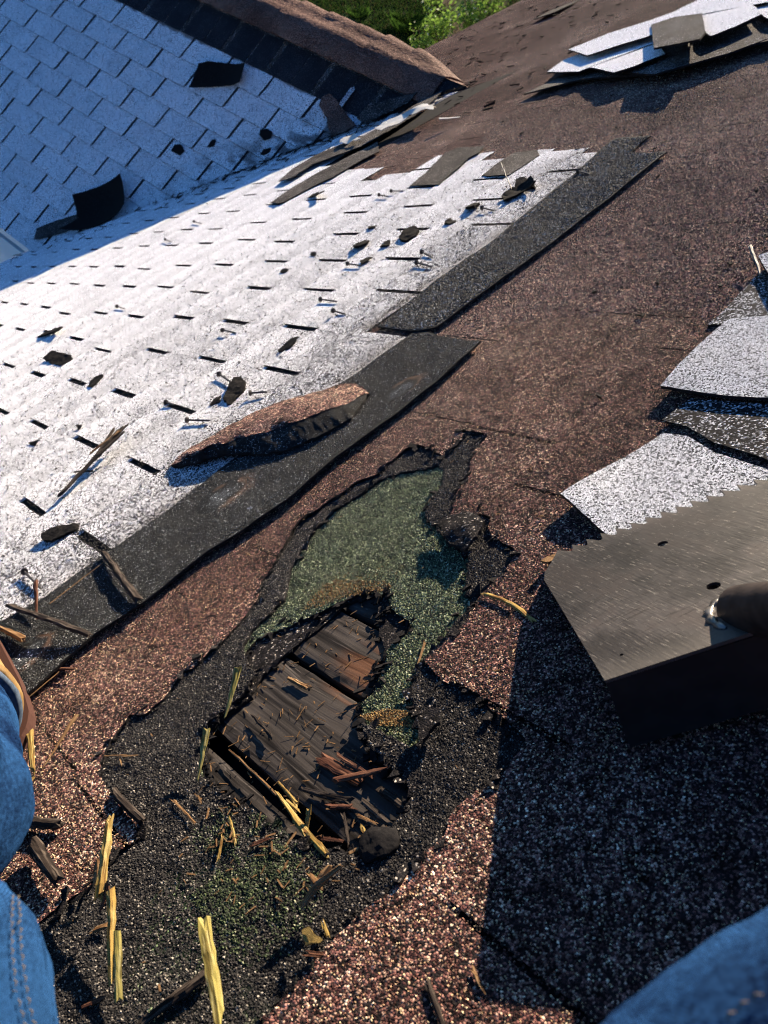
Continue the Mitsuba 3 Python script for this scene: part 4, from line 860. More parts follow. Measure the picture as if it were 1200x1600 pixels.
chip([(-0.1857,-0.5869),(-0.1757,-0.5839),(-0.1547,-0.5961),(-0.1366,-0.6177),(-0.1443,-0.6307),(-0.1633,-0.6228),(-0.181,-0.6177),(-0.1893,-0.6051)], 'dark brown wood chip on the white shingles by the near black strip', 0.008, 0.008, 19, m='m_scrap')
chip([(-0.0526,-0.1467),(-0.0456,-0.1553),(-0.0392,-0.1697),(-0.052,-0.1809)], 'tiny dark crumb at the left beside a slot', 0.0005, 0.003, 20)
chip([(0.0274,-0.2196),(0.0345,-0.2202),(0.0359,-0.2344),(0.0234,-0.2395)], 'tiny dark crumb right of a near slot', 0.0005, 0.003, 21)
# dark slivers and long thin scraps on the brown slope
rr = np.random.default_rng(5)
# ------------------------------------------------------------------ wood splinters
splinter('wood_splinter', [(-0.1106,-0.4954)][0], [(0.0482,-0.4364)][0], 0.014, 0.016, 'm_grey_wood', 'long grey splinter with a frayed tan end on the white shingles', base=0.0, z0=0.007, z1=0.022, split=True, jag=0.012)
splinter('wood_splinter', [(-0.0254,-0.4468)][0], [(0.0347,-0.4471)][0], 0.008, 0.009, 'm_tan_wood', 'tan sliver split off along the frayed end of the long grey splinter', base=0.0, z0=0.020, z1=0.024)
splinter('wood_splinter', [(-0.0616,-0.4312)][0], [(-0.0451,-0.4763)][0], 0.007, 0.007, 'm_grey_wood', 'short dark stick under the middle of the long grey splinter', base=0.0)
splinter('wood_splinter', [(-0.153,-0.7626)][0], [(-0.178,-0.9249)][0], 0.013, 0.016, 'm_grey_wood', 'grey weathered stick lying straight across the near black strip', base=0.003, jag=0.006)
splinter('wood_splinter', [(-0.2846,-0.7433)][0], [(-0.2438,-0.9224)][0], 0.011, 0.014, 'm_grey_wood', 'dark stick with a tan broken end on the black strip near the boot', base=0.003, z0=0.016, z1=0.010, jag=0.006)
splinter('wood_splinter', [(-0.2424,-0.7353)][0], [(-0.2704,-0.7952)][0], 0.010, 0.004, 'm_red_wood', 'small orange-brown splinter standing at the white shingles\' edge', base=0.002, z0=0.016, z1=0.004)
splinter('wood_splinter', [(-0.3139,-0.7333)][0], [(-0.2975,-0.8275)][0], 0.014, 0.012, 'm_tan_wood', 'orange-brown broken splinter at the left edge above the boot', base=0.003, jag=0.008)
splinter('wood_splinter', [(-0.2972,-0.9126)][0], [(-0.2803,-0.9436)][0], 0.005, 0.005, 'm_red_wood', 'short pinkish sliver on the gap below the black strip', base=-0.002)
splinter('wood_splinter', [(-0.2478,-0.7874)][0], [(-0.1595,-0.7832)][0], 0.0026, 0.0022, 'm_tan_wood', 'thin straw-like sliver along the top edge of the black strip', base=0.004, jag=0.0)
splinter('wood_splinter', [(-0.3353,-0.9338)][0], [(-0.2935,-0.931)][0], 0.0022, 0.0022, 'm_tan_wood', 'thin straw-like sliver beside the boot', base=0.0, jag=0.0)
splinter('wood_splinter', [(-0.215,-1.1784)][0], [(-0.1757,-1.1563)][0], 0.0025, 0.0125, 'm_green_wood', 'bright yellow-green splinter standing at the upper left rim of the hole', z0=-0.004, z1=0.012, jag=0.002)
splinter('wood_splinter', [(-0.2706,-1.2144)][0], [(-0.2371,-1.1916)][0], 0.002, 0.0115, 'm_green_wood', 'bright yellow-green splinter below the first, beside the board gap', z0=-0.006, z1=0.010, jag=0.002)
splinter('wood_splinter', [(-0.3698,-1.0468)][0], [(-0.3514,-1.0042)][0], 0.007, 0.011, 'm_yellow_wood', 'upright yellow splinter on brown shingles beside the jeans', z0=-0.001, z1=0.008, jag=0.007)
splinter('wood_splinter', [(-0.3829,-1.0562)][0], [(-0.3743,-1.0515)][0], 0.008, 0.006, 'm_yellow_wood', 'short yellow splinter tip touching the jeans', jag=0.003)
splinter('wood_splinter', [(-0.3628,-1.0471)][0], [(-0.3096,-1.0137)][0], 0.0015, 0.009, 'm_tan_wood', 'long tan wedge-shaped splinter on brown shingles right of the boot', jag=0.002, flat=0.3)
splinter('wood_splinter', [(-0.3213,-1.085)][0], [(-0.2941,-1.1278)][0], 0.0032, 0.0028, 'm_tan_wood', 'thin tan stalk at the corner of the bare black layer', base=-0.008)
splinter('wood_splinter', [(-0.3057,-1.1144)][0], [(-0.3084,-1.1246)][0], 0.003, 0.002, 'm_tan_wood', 'tiny tan shard under the thin tan stalk', base=-0.009)
splinter('wood_splinter', [(-0.3279,-1.1524)][0], [(-0.3251,-1.207)][0], 0.010, 0.011, 'm_grey_wood', 'black charred-looking stick left of the mossy layer', base=-0.006)
splinter('wood_splinter', [(-0.3951,-1.1059)][0], [(-0.3765,-1.138)][0], 0.017, 0.015, 'm_grey_wood', 'dark block of wood beside the knee of the jeans', flat=0.7)
splinter('wood_splinter', [(-0.4008,-1.1395)][0], [(-0.3992,-1.1952)][0], 0.016, 0.012, 'm_grey_wood', 'dark brown chunk of wood below the dark block', flat=0.8, z0=0.004, z1=0.002)
splinter('wood_splinter', [(-0.3785,-1.2511)][0], [(-0.341,-1.2062)][0], 0.015, 0.011, 'm_yellow_wood', 'largest yellow-brown splinter, upper of the row at lower left', z0=0.010, z1=0.022, flat=0.6, jag=0.006, base=-0.008)
splinter('wood_splinter', [(-0.3767,-1.2276)][0], [(-0.3666,-1.2162)][0], 0.010, 0.005, 'm_tan_wood', 'small pale splinter leaning on the left of the largest yellow-brown one', base=-0.006, z0=0.0, z1=0.008)
splinter('wood_splinter', [(-0.3835,-1.2543)][0], [(-0.3719,-1.251)][0], 0.006, 0.009, 'm_red_wood', 'orange chip at the foot of the largest yellow-brown splinter', base=-0.008, z0=0.002, z1=0.010)
splinter('wood_splinter', [(-0.404,-1.3108)][0], [(-0.3722,-1.258)][0], 0.009, 0.011, 'm_yellow_wood', 'tall ragged yellow splinter below the largest one', base=-0.008, z0=-0.003, z1=0.010, jag=0.005, flat=0.6)
splinter('wood_splinter', [(-0.405,-1.3254)][0], [(-0.3835,-1.2875)][0], 0.008, 0.008, 'm_green_wood', 'clean yellow-green splinter right of the ragged yellow one', base=-0.008, z0=-0.003, z1=0.004, jag=0.003)
splinter('wood_splinter', [(-0.3625,-1.4023)][0], [(-0.3348,-1.3487)][0], 0.012, 0.014, 'm_green_wood', 'pale yellow splinter standing at the bottom edge of the photo', base=-0.008, z0=0.0, z1=0.014, jag=0.006, flat=0.6)
splinter('wood_splinter', [(-0.4012,-1.3517)][0], [(-0.3529,-1.3652)][0], 0.008, 0.012, 'm_grey_wood', 'dark stick lying left of the pale yellow splinter at the bottom', base=-0.009)
splinter('wood_splinter', [(-0.3985,-1.2557)][0], [(-0.3879,-1.2628)][0], 0.005, 0.006, 'm_tan_wood', 'small tan chip left of the ragged yellow splinter', base=-0.009)
splinter('wood_splinter', [(-0.4232,-1.305)][0], [(-0.4149,-1.3102)][0], 0.005, 0.006, 'm_red_wood', 'small reddish chip at the lower left of the splinter row', base=-0.009)
splinter('wood_splinter', [(-0.4391,-1.2306)][0], [(-0.4309,-1.2338)][0], 0.008, 0.006, 'm_tan_wood', 'small orange chip touching the thigh of the jeans', base=-0.009)
splinter('wood_splinter', [(-0.2794,-1.3902)][0], [(-0.2545,-1.3904)][0], 0.006, 0.011, 'm_tan_wood', 'orange and dark splinter right of the moss patch', base=-0.009, z0=0.0, z1=0.006, split=2)
chip([(-0.2911,-1.4031),(-0.2871,-1.4064),(-0.2865,-1.4218),(-0.289,-1.4212),(-0.2961,-1.4131)], 'fan-shaped golden wood chip below the moss patch', -0.004, 0.004, 61, 'm_yellow_wood', (0.25, 0), 'wood chip', 'wood chips on the roof', 'wood_chip', 0.001)
splinter('wood_splinter', [(-0.2979,-1.4144)][0], [(-0.2921,-1.4233)][0], 0.005, 0.005, 'm_red_wood', 'reddish sliver under the fan-shaped golden chip', base=-0.009)
splinter('wood_splinter', [(-0.2794,-1.4107)][0], [(-0.2824,-1.4186)][0], 0.004, 0.004, 'm_yellow_wood', 'tiny yellow sliver above the fan-shaped golden chip', base=-0.008)
splinter('wood_splinter', [(0.0238,-1.2996)][0], [(0.0171,-1.3642)][0], 0.005, 0.006, 'm_yellow_wood', 'thin golden splinter on brown shingles left of the shovel blade', base=-0.006, bend=0.004)
splinter('wood_splinter', [(-0.0691,-1.2974)][0], [(-0.0481,-1.2855)][0], 0.003, 0.004, 'm_tan_wood', 'pale short straw on the green layer', base=-0.013)
splinter('wood_splinter', [(-0.1462,-1.1868)][0], [(-0.1437,-1.2127)][0], 0.007, 0.008, 'm_tan_wood', 'tan wood chip at the top left of the bare boards', base=-0.020)
splinter('wood_splinter', [(-0.1893,-1.2891)][0], [(-0.1846,-1.3361)][0], 0.013, 0.014, 'm_red_wood', 'red-brown flat chip lying on the bare boards', base=-0.020, flat=0.35)
splinter('wood_splinter', [(-0.1977,-1.3199)][0], [(-0.1674,-1.3558)][0], 0.008, 0.006, 'm_red_wood', 'brown stick under the red-brown chip on the boards', base=-0.018, z0=-0.014, z1=-0.008)
splinter('wood_splinter', [(-0.2187,-1.2958)][0], [(-0.2017,-1.3458)][0], 0.006, 0.012, 'm_grey_wood', 'black pointed stick across the bare boards', base=-0.020)
splinter('wood_splinter', [(-0.2152,-1.3333)][0], [(-0.2029,-1.3512)][0], 0.006, 0.006, 'm_red_wood', 'short brown stick below the black pointed stick', base=-0.018)
splinter('wood_splinter', [(-0.233,-1.2777)][0], [(-0.2424,-1.3398)][0], 0.003, 0.009, 'm_yellow_wood', 'long fresh yellow split edge along the gap of the boards', base=-0.020, z0=-0.018, z1=-0.012, jag=0.004)
splinter('wood_splinter', [(-0.2404,-1.3214)][0], [(-0.2433,-1.3667)][0], 0.008, 0.008, 'm_yellow_wood', 'lower half of the long yellow split along the board gap', base=-0.020, z0=-0.014, z1=-0.010, jag=0.006)
splinter('wood_splinter', [(-0.2262,-1.2761)][0], [(-0.2289,-1.3028)][0], 0.003, 0.005, 'm_yellow_wood', 'thin yellow shard above the long yellow split', base=-0.020)
splinter('wood_splinter', [(-0.2402,-1.3335)][0], [(-0.2286,-1.3292)][0], 0.004, 0.007, 'm_yellow_wood', 'pale yellow shard standing beside the long yellow split', base=-0.018, z0=-0.016, z1=-0.006)
splinter('wood_splinter', [(-0.2364,-1.3758)][0], [(-0.2272,-1.3822)][0], 0.005, 0.008, 'm_tan_wood', 'curled tan shaving at the bottom of the bare boards', base=-0.018)
splinter('wood_splinter', [(-0.2121,-1.3735)][0], [(-0.2146,-1.3846)][0], 0.004, 0.004, 'm_yellow_wood', 'short golden sliver left of the black felt lump', base=-0.016)
splinter('wood_splinter', [(-0.2649,-1.3346)][0], [(-0.2511,-1.3364)][0], 0.003, 0.003, 'm_yellow_wood', 'thin yellow straw at the lower rim of the boards', base=-0.016)
splinter('wood_splinter', [(-0.2755,-1.31)][0], [(-0.2634,-1.3172)][0], 0.005, 0.004, 'm_red_wood', 'small brown sliver on the moss patch', base=-0.010)
splinter('wood_splinter', [(-0.1958,-1.1895)][0], [(-0.2001,-1.2276)][0], 0.005, 0.006, 'm_grey_wood', 'dark short stick at the left end of the boards', base=-0.018)
splinter('wood_splinter', [(-0.2324,-1.2007)][0], [(-0.2346,-1.2819)][0], 0.003, 0.004, 'm_tan_wood', 'thin pale raw edge of wood running along the board gap', base=-0.019, jag=0.002)
splinter('wood_splinter', [(-0.1579,-1.3212)][0], [(-0.1607,-1.352)][0], 0.010, 0.006, 'm_grey_wood', 'dark broken stub jutting from the right rim of the hole', base=-0.018)
splinter('wood_splinter', [(-0.1787,-1.3052)][0], [(-0.1757,-1.3458)][0], 0.005, 0.004, 'm_red_wood', 'narrow brown sliver lying above the red-brown flat chip', base=-0.016)
splinter('wood_splinter', [(-0.1796,-1.3603)][0], [(-0.1801,-1.393)][0], 0.009, 0.007, 'm_grey_wood', 'dark split board piece in the shaded right end of the hole', base=-0.018)
splinter('wood_splinter', [(-0.1953,-1.3578)][0], [(-0.1966,-1.3984)][0], 0.008, 0.006, 'm_grey_wood', 'second dark split board piece below the first in the shade', base=-0.018)
splinter('wood_splinter', [(-0.2141,-1.3512)][0], [(-0.2263,-1.371)][0], 0.005, 0.003, 'm_grey_wood', 'upright black sliver among crumbs left of the felt lump', base=-0.018)
splinter('wood_splinter', [(-0.2374,-1.3471)][0], [(-0.2285,-1.3641)][0], 0.005, 0.004, 'm_red_wood', 'brown shaving near the bottom of the bare boards', base=-0.018)
splinter('wood_splinter', [(-0.2069,-1.359)][0], [(-0.2029,-1.3778)][0], 0.004, 0.003, 'm_tan_wood', 'pale shaving above the felt lump', base=-0.017)
splinter('wood_splinter', [(-0.2329,-1.2987)][0], [(-0.2327,-1.3096)][0], 0.005, 0.004, 'm_yellow_wood', 'short yellow block above the middle of the yellow split', base=-0.018)
splinter('wood_splinter', [(-0.2863,-1.2797)][0], [(-0.2986,-1.2931)][0], 0.004, 0.004, 'm_yellow_wood', 'curved yellow shaving standing on the moss patch', base=-0.010)
splinter('wood_splinter', [(-0.2746,-1.274)][0], [(-0.2831,-1.2951)][0], 0.003, 0.004, 'm_yellow_wood', 'second yellow shaving on the moss, right of the curved one', base=-0.010)
splinter('wood_splinter', [(-0.2958,-1.2075)][0], [(-0.2955,-1.2427)][0], 0.003, 0.003, 'm_tan_wood', 'thin twig on the black layer left of the moss', base=-0.010)
splinter('wood_splinter', [(-0.2593,-1.2744)][0], [(-0.2757,-1.2683)][0], 0.003, 0.003, 'm_red_wood', 'thin brown twig at the lower left corner of the boards', base=-0.014)
splinter('wood_splinter', [(-0.2665,-1.3341)][0], [(-0.248,-1.3315)][0], 0.003, 0.003, 'm_tan_wood', 'slim tan straw crossing the lower rim of the boards', base=-0.012)
splinter('wood_splinter', [(-0.2607,-1.4966)][0], [(-0.2711,-1.5194)][0], 0.006, 0.005, 'm_grey_wood', 'dark stick on brown shingles at the bottom edge of the photo', base=-0.006)
splinter('wood_splinter', [(-0.2375,-1.5147)][0], [(-0.2413,-1.5231)][0], 0.004, 0.003, 'm_tan_wood', 'small tan sliver at the edge of the big shadow near the bottom', base=-0.006)
k = numbered('felt_lump')
v, f = blob([*[(-0.2151,-1.3963)][0], -0.012], (0.015, 0.014, 0.006), 4, 0.6)
v[:, 2] = np.maximum(v[:, 2], -0.021)
put(k, v, f, 'm_felt', 40, exact=True); say(k, 'black gritty lump of roofing felt at the lower right rim of the boards', 'shingle scrap')
chip([(0.078,-1.3316),(0.088,-1.3318),(0.0973,-1.3349),(0.0934,-1.3399),(0.078,-1.3406)], 'small brown wood chip at the left corner of the shovel blade', 0.0, 0.006, 62, 'm_tan_wood', (0, 0), 'wood chip', 'wood chips on the roof', 'wood_chip', 0.001)
chip([(0.0045,-0.9006),(0.01,-0.9039),(0.0091,-0.9131),(0.0022,-0.9135)], 'tiny white chip on the black strip below the sealant spot', 0.004, 0.003, 63, 'm_clean_white', (0, 0), 'shingle scrap', None, 'shingle_scrap', 0.0005)

# ------------------------------------------------------------------ crumbs: straw on the boards, grit on the white shingles, rubble in the valley
def crumbs(key, pts, L, Wd, m, label, seed, z):
    r = np.random.default_rng(seed); parts = []
    for (x, y) in pts:
        l, wd, a, t = r.uniform(*L), r.uniform(*Wd), r.uniform(0, np.pi), r.uniform(-0.25, 0.25)
        b = trimesh.creation.box((l, wd, wd * r.uniform(0.5, 1)))
        v = b.vertices * (1 + 0.5 * (r.uniform(-1, 1, (8, 3)) * [0.2, 1, 1]))
        ca, sa = math.cos(a), math.sin(a)
        v = np.c_[v[:, 0] * ca - v[:, 1] * sa, v[:, 0] * sa + v[:, 1] * ca, v[:, 2] + v[:, 0] * t]
        v[:, 2] += wd * 0.4 - min(0, 0) + abs(t) * l * 0.4
        zz = z(np.array([x]), np.array([y]))[0] if callable(z) else z
        parts.append((v + [x, y, zz], b.faces))
    k = put(key, *join(parts), m)
    labels[k] = {'label': label, 'kind': 'stuff', 'category': 'debris'}
def inside(p, n, seed):
    r = np.random.default_rng(seed); x0, y0, x1, y1 = p.bounds; out = []
    while len(out) < n:
        c = r.uniform([x0, y0], [x1, y1])
        if p.contains(Point(c)): out.append(c)
    return np.array(out)
crumbs('wood_crumbs', inside(DECK_OPEN, 170, 1), (0.002, 0.010), (0.0003, 0.0009), 'm_tan_wood', 'loose straw-like wood crumbs strewn over the bare boards', 1, Z_DECK + 0.001)
crumbs('wood_crumbs', inside(poly([(-0.2529,-1.2158),(-0.255,-1.3211),(-0.2406,-1.3785),(-0.2339,-1.4008),(-0.2799,-1.3955),(-0.3259,-1.3327),(-0.3212,-1.2624),(-0.2784,-1.2229)]), 70, 2), (0.003, 0.010), (0.0005, 0.0012), 'm_tan_wood', 'loose wood crumbs on the mossy layer below the boards', 2, Z_OLD + 0.0015)
crumbs('wood_crumbs', inside(poly([(-0.2867,-0.8393),(0.3997,-0.9131),(0.3737,-1.1661),(-0.1159,-1.4241),(-0.3143,-1.4657),(-0.454,-1.292)]), 60, 3), (0.002, 0.007), (0.0005, 0.0011), 'm_tan_wood', 'scattered tan wood crumbs on the brown shingles around the hole', 3, Z_BROWN + 0.001)
g1 = inside(poly([(-0.2992,-0.7163),(0.1547,0.7008),(0.5173,0.521),(1.1041,0.2773),(1.3543,-0.2371),(1.2727,-0.5963),(0.4993,-0.6581),(0.309,-0.7281),(-0.0059,-0.7634),(-0.192,-0.7439)]), 2600, 4)
crumbs('roof_grit', g1, (0.0014, 0.0042), (0.001, 0.0022), 'm_scrap', 'dark loose grit strewn over the white shingles', 4, 0.0)
yv = 0.85 + 1.95 * np.random.default_rng(6).beta(1.1, 2.2, 420); off = np.random.default_rng(7).exponential(0.11, 420) - 0.06
dirv = np.array([0.48, -0.0]); 
crumbs('valley_rubble', np.c_[valley_x(yv) - 0.02 - off, yv], (0.006, 0.045), (0.002, 0.005), 'm_scrap', 'dark rubble of torn shingle bits along the valley', 5, 0.002)
g2 = inside(poly([(3.8301,2.5783),(5.2096,2.779),(3.5212,0.651),(2.3812,0.3432),(1.7752,0.2793),(2.3963,0.9467)]), 150, 8)
crumbs('roof_rubble', g2, (0.01, 0.045), (0.003, 0.007), 'm_scrap', 'dark torn bits on the brown slope beyond the ridge end', 8, -0.004)
g3 = inside(poly([(1.7752,0.2793),(1.8887,-0.3389),(1.6948,-0.7952),(0.3063,-1.4387),(0.0768,-1.372),(0.2929,-1.0812),(0.2927,-0.9323),(1.1704,-0.7744)]), 34, 9)
crumbs('roof_rubble', g3, (0.003, 0.014), (0.002, 0.004), 'm_scrap', 'sparse dark bits on the open brown slope', 9, -0.005)

# granules: real loose grains over the near brown, black and green layers
def granules(p, n, seed, m, zf, size, cols, probs, label):
    r = np.random.default_rng(seed); x0, y0, x1, y1 = p.bounds
    c = r.uniform([x0, y0], [x1, y1], (int(n * 1.6 * (x1 - x0) * (y1 - y0) / p.area) + 10, 2))
    c = c[shapely.contains_xy(p, c[:, 0], c[:, 1])][:n]
    if m is not None: c = c[m(c, r)]
    n = len(c); z = zf(c[:, 0], c[:, 1])
    s = r.uniform(*size, n); a = r.uniform(0, 2 * np.pi, n); el = r.uniform(0.75, 1.3, n)
    ang = a[:, None] + np.arange(5) * 2 * np.pi / 5 + r.uniform(-0.3, 0.3, (n, 5))
    rad = s[:, None] * r.uniform(0.75, 1.2, (n, 5))
    bx_ = c[:, :1] + np.cos(ang) * rad * el[:, None]; by_ = c[:, 1:] + np.sin(ang) * rad / el[:, None]
    base = np.stack([bx_, by_, np.broadcast_to(z[:, None] - 0.0002, bx_.shape)], -1)
    tz = z + s * r.uniform(0.8, 1.5, n)
    off = r.uniform(-0.35, 0.35, (n, 2)) * s[:, None]
    top = np.c_[c + off, tz][:, None]
    V = np.concatenate([base, top], 1).reshape(-1, 3)
    i = np.arange(n)[:, None] * 6
    F = np.concatenate([np.stack([i[:, 0] + k, i[:, 0] + (k + 1) % 5, i[:, 0] + 5], 1) for k in range(5)], 0)
    col = np.array(cols)[r.choice(len(cols), n, p=np.array(probs) / sum(probs))] * r.uniform(0.75, 1.25, (n, 1))
    # unshared vertices keep the facets sharp
    return V, F, np.repeat(np.clip(col, 0, 1), 6, 0)
scene['m_granule'] = {'type': 'twosided', 'bsdf': {'type': 'principled', 'base_color': {'type': 'mesh_attribute', 'name': 'vertex_color'}, 'roughness': 0.7, 'specular': 0.3}}
def grains(key, p, n, seed, zf, cols, probs, label, size=(0.00058, 0.00100), keep=None):
    V, F, C = granules(p, n, seed, keep, zf, size, cols, probs, label)
    k = put(key, V, F, 'm_granule', color=C)
    labels[k] = {'kind': 'stuff', 'label': label}
NEAR = poly([(-0.3778,-0.8997),(-0.2609,-0.8771),(-0.0533,-0.8906),(0.3258,-0.8676),(0.5335,-0.9317),(0.5922,-1.2023),(0.3864,-1.4401),(-0.1748,-1.6798),(-0.4981,-1.2945)])
def brown_z(X, Y):
    c = np.floor((Y + 0.326) / 0.127).astype(int); z = np.zeros(len(X))
    for n in np.unique(c):
        i = c == n; y0 = -0.326 + 0.127 * n
        z[i] = tab_z(y0, y0 + 0.127, Z_BROWN, 0.0022, n % 7 + 1)(X[i], Y[i])
    return z
BC = [(0.008, 0.006, 0.006), (0.032, 0.015, 0.014), (0.118, 0.046, 0.037), (0.235, 0.118, 0.082), (0.49, 0.33, 0.185), (0.82, 0.66, 0.40)]
grains(HOUSE + '__main_slope__granules', NEAR.difference(HOLE_R.buffer(0.001)), 130000, 11, brown_z, BC, [40, 22, 15, 11, 9, 5], 'brown and tan mineral granules of the near shingles')
OC = [(0.006, 0.006, 0.007), (0.014, 0.013, 0.014), (0.03, 0.027, 0.026), (0.09, 0.08, 0.07), (0.34, 0.31, 0.26)]
grains(HOUSE + '__old_shingle_layer__granules', HOLE_R.difference(GREEN_R.buffer(0.001)), 95000, 12, old_z, OC, [40, 32, 15, 8, 5], 'black and grey granules of the older layer', (0.0006, 0.0012))
GC = [(0.010, 0.014, 0.010), (0.032, 0.050, 0.025), (0.085, 0.115, 0.055), (0.22, 0.26, 0.145), (0.50, 0.52, 0.36)]
grains(HOUSE + '__green_shingle_layer__granules', GREEN_R.difference(UNDER_R.buffer(0.001)), 34000, 13, lambda X, Y: Z_GREEN + nz(X, Y, 30, 0.0014, 9), GC, [26, 30, 24, 14, 6], 'green granules of the layer inside the hole', (0.0007, 0.0013))

# dark grit washed over the near white shingles, thickest by the strip
WN = poly([(-0.3414,-0.7335),(0.0361,0.5734),(0.4175,0.3191),(1.0714,0.0541),(1.357,-0.4844),(1.1967,-0.6469),(0.6771,-0.625),(0.4884,-0.6696),(0.4732,-0.7532),(0.3239,-0.754),(0.2032,-0.6982),(-0.0009,-0.7549),(-0.1476,-0.7485),(-0.2337,-0.7483)])
def white_z(X, Y):
    c = np.floor(-Y / 0.127).astype(int); z = np.zeros(len(X))
    for j in np.unique(c):
        i = c == j; z[i] = tab_z(-(j + 1) * 0.127, -j * 0.127, 0.0, 0.0042, (j % 5) + 1, 0.0013)(X[i], Y[i])
    return z
WC = [(0.006, 0.006, 0.007), (0.02, 0.018, 0.017), (0.06, 0.055, 0.05)]
for q_, n_, sd_ in ((WN, 9000, 14), (WN.intersection(LineString([(-0.6, -0.75), (0.47, -0.75), (0.49, -0.65), (1.35, -0.62)]).buffer(0.13)), 14000, 15), (WN.intersection(sbox(-0.6, -0.8, 0.5, 0.1)), 5000, 16)):
    grains(HOUSE + '__main_slope__dark_granules', q_ if q_.geom_type == 'Polygon' else max(q_.geoms, key=lambda t: t.area), n_, sd_, white_z, WC, [5, 3, 1], 'dark loose granules washed over the white shingles', (0.0007, 0.0014))

MID = poly([(0.3258,-0.8676),(0.5335,-0.9317),(0.5922,-1.2023),(0.3864,-1.4401),(2.7627,-0.4252),(2.459,-0.1152),(1.8201,0.2019),(0.717,-0.6214)]).difference(WHITE_AREA).difference(NEAR)
def thin(p, r):
    # fewer grains farther off, so that the open slope fades into its granule texture
    return r.random(len(p)) < np.clip((2.3 - p[:, 0]) / 1.3, 0, 1) ** 1.5
MC = [(0.010, 0.008, 0.008), (0.040, 0.021, 0.021), (0.135, 0.060, 0.051), (0.25, 0.135, 0.105), (0.48, 0.32, 0.22), (0.76, 0.60, 0.42)]
grains(HOUSE + '__main_slope__granules', MID, 200000, 17, brown_z, MC, [28, 20, 19, 14, 12, 7], 'brown and tan mineral granules of the open slope', (0.0009, 0.0017), thin)
S1P = poly([(-0.3299,-0.7556),(-0.1506,-0.755),(-0.0049,-0.7617),(0.1481,-0.7732),(0.3395,-0.7617),(0.4687,-0.7738),(0.4498,-0.9365),(0.3528,-0.9466),(0.244,-0.9445),(0.1394,-0.9389),(0.0531,-0.9479),(-0.0251,-0.9391),(-0.0745,-0.9252),(-0.167,-0.9254),(-0.2371,-0.9134),(-0.3337,-0.9294),(-0.3669,-0.9274)])
def strip_z(X, Y): return -0.0006 + 0.0045 * np.clip(1 - (Y + 0.93) / 0.03, 0, 1) + nz(X, Y, 12, 0.003, 2)
KC = [(0.006, 0.007, 0.008), (0.014, 0.016, 0.017), (0.03, 0.034, 0.035), (0.10, 0.11, 0.11), (0.42, 0.44, 0.44)]
for (cx, cy), rx, ry in SPOTS: S1P = S1P.difference(shapely.affinity.scale(Point(cx, cy).buffer(1, 16), rx * 0.85, ry * 0.85))
grains(HOUSE + '__headlap_strip__granules', S1P, 50000, 18, strip_z, KC, [32, 36, 18, 9, 5], 'black sparkling granules of the near headlap strip', (0.0006, 0.0011))

S2P = poly([(0.4807,-0.6634),(0.5385,-0.6621),(0.653,-0.6476),(0.805,-0.6516),(0.9769,-0.6342),(1.1778,-0.6087),(1.3184,-0.5835),(1.3869,-0.5779),(1.3691,-0.6754),(1.3351,-0.6746),(1.2711,-0.6894),(1.2328,-0.794),(0.9981,-0.8086),(0.7548,-0.8137),(0.5991,-0.8095),(0.4855,-0.8093),(0.4694,-0.781)])
grains(HOUSE + '__headlap_strip_001__granules', S2P, 26000, 19, lambda X, Y: -0.0004 + 0.0035 * np.clip(1 - (Y + 0.78) / 0.03, 0, 1) + nz(X, Y, 12, 0.0025, 4), KC, [30, 32, 18, 12, 8], 'black sparkling granules of the far headlap strip', (0.0011, 0.0019))

MO = poly([(-0.292,-1.2459),(-0.2719,-1.2678),(-0.2615,-1.321),(-0.2558,-1.3652),(-0.2771,-1.3842),(-0.2999,-1.3903),(-0.3196,-1.3851),(-0.3248,-1.3496),(-0.3217,-1.3062),(-0.313,-1.2648)])
def patchy(p, r):
    d = np.hypot((p[:, 0] - MO.centroid.x) / 0.062, (p[:, 1] - MO.centroid.y) / 0.062)
    return r.random(len(p)) < np.clip(1.25 - d, 0, 1) * np.clip((meshkit.fbm(np.c_[p * 55, p[:, 0] * 0], 3) - 0.36) * 5, 0, 1)
GM = [(0.008, 0.012, 0.006), (0.020, 0.034, 0.013), (0.042, 0.064, 0.024), (0.09, 0.12, 0.05), (0.28, 0.29, 0.19)]
grains(HOUSE + '__old_shingle_layer__moss_grains', MO.buffer(0.012), 11000, 21, lambda X, Y: old_z(X, Y) + 0.0006, GM, [30, 34, 22, 10, 4], 'mossy green grains on the older layer below the boards', (0.0006, 0.0012), patchy)
OS = poly([(-0.1403,-1.2886),(-0.1228,-1.3049),(-0.1095,-1.3331),(-0.0935,-1.3683),(-0.1047,-1.3672),(-0.1242,-1.3395),(-0.1385,-1.3129)])
OK_ = [(0.05, 0.025, 0.010), (0.15, 0.080, 0.024), (0.28, 0.165, 0.050), (0.40, 0.27, 0.10)]
grains(HOUSE + '__green_shingle_layer__ochre_grains', OS, 1300, 22, lambda X, Y: Z_GREEN + nz(X, Y, 30, 0.0014, 9) + 0.0005, OK_, [30, 30, 25, 15], 'ochre stained grains at the lower end of the green layer', (0.0007, 0.0013))
OS2 = poly([(-0.0435,-1.1132),(-0.0237,-1.1249),(-0.0026,-1.1785),(-0.0046,-1.1929),(-0.0187,-1.1852),(-0.0395,-1.1545),(-0.0642,-1.1384),(-0.0795,-1.1222)])
grains(HOUSE + '__green_shingle_layer__ochre_grains', OS2, 900, 23, lambda X, Y: Z_GREEN + nz(X, Y, 30, 0.0014, 9) + 0.0005, OK_, [40, 34, 20, 8], 'ochre stained grains at the upper rim of the boards', (0.0007, 0.0013))


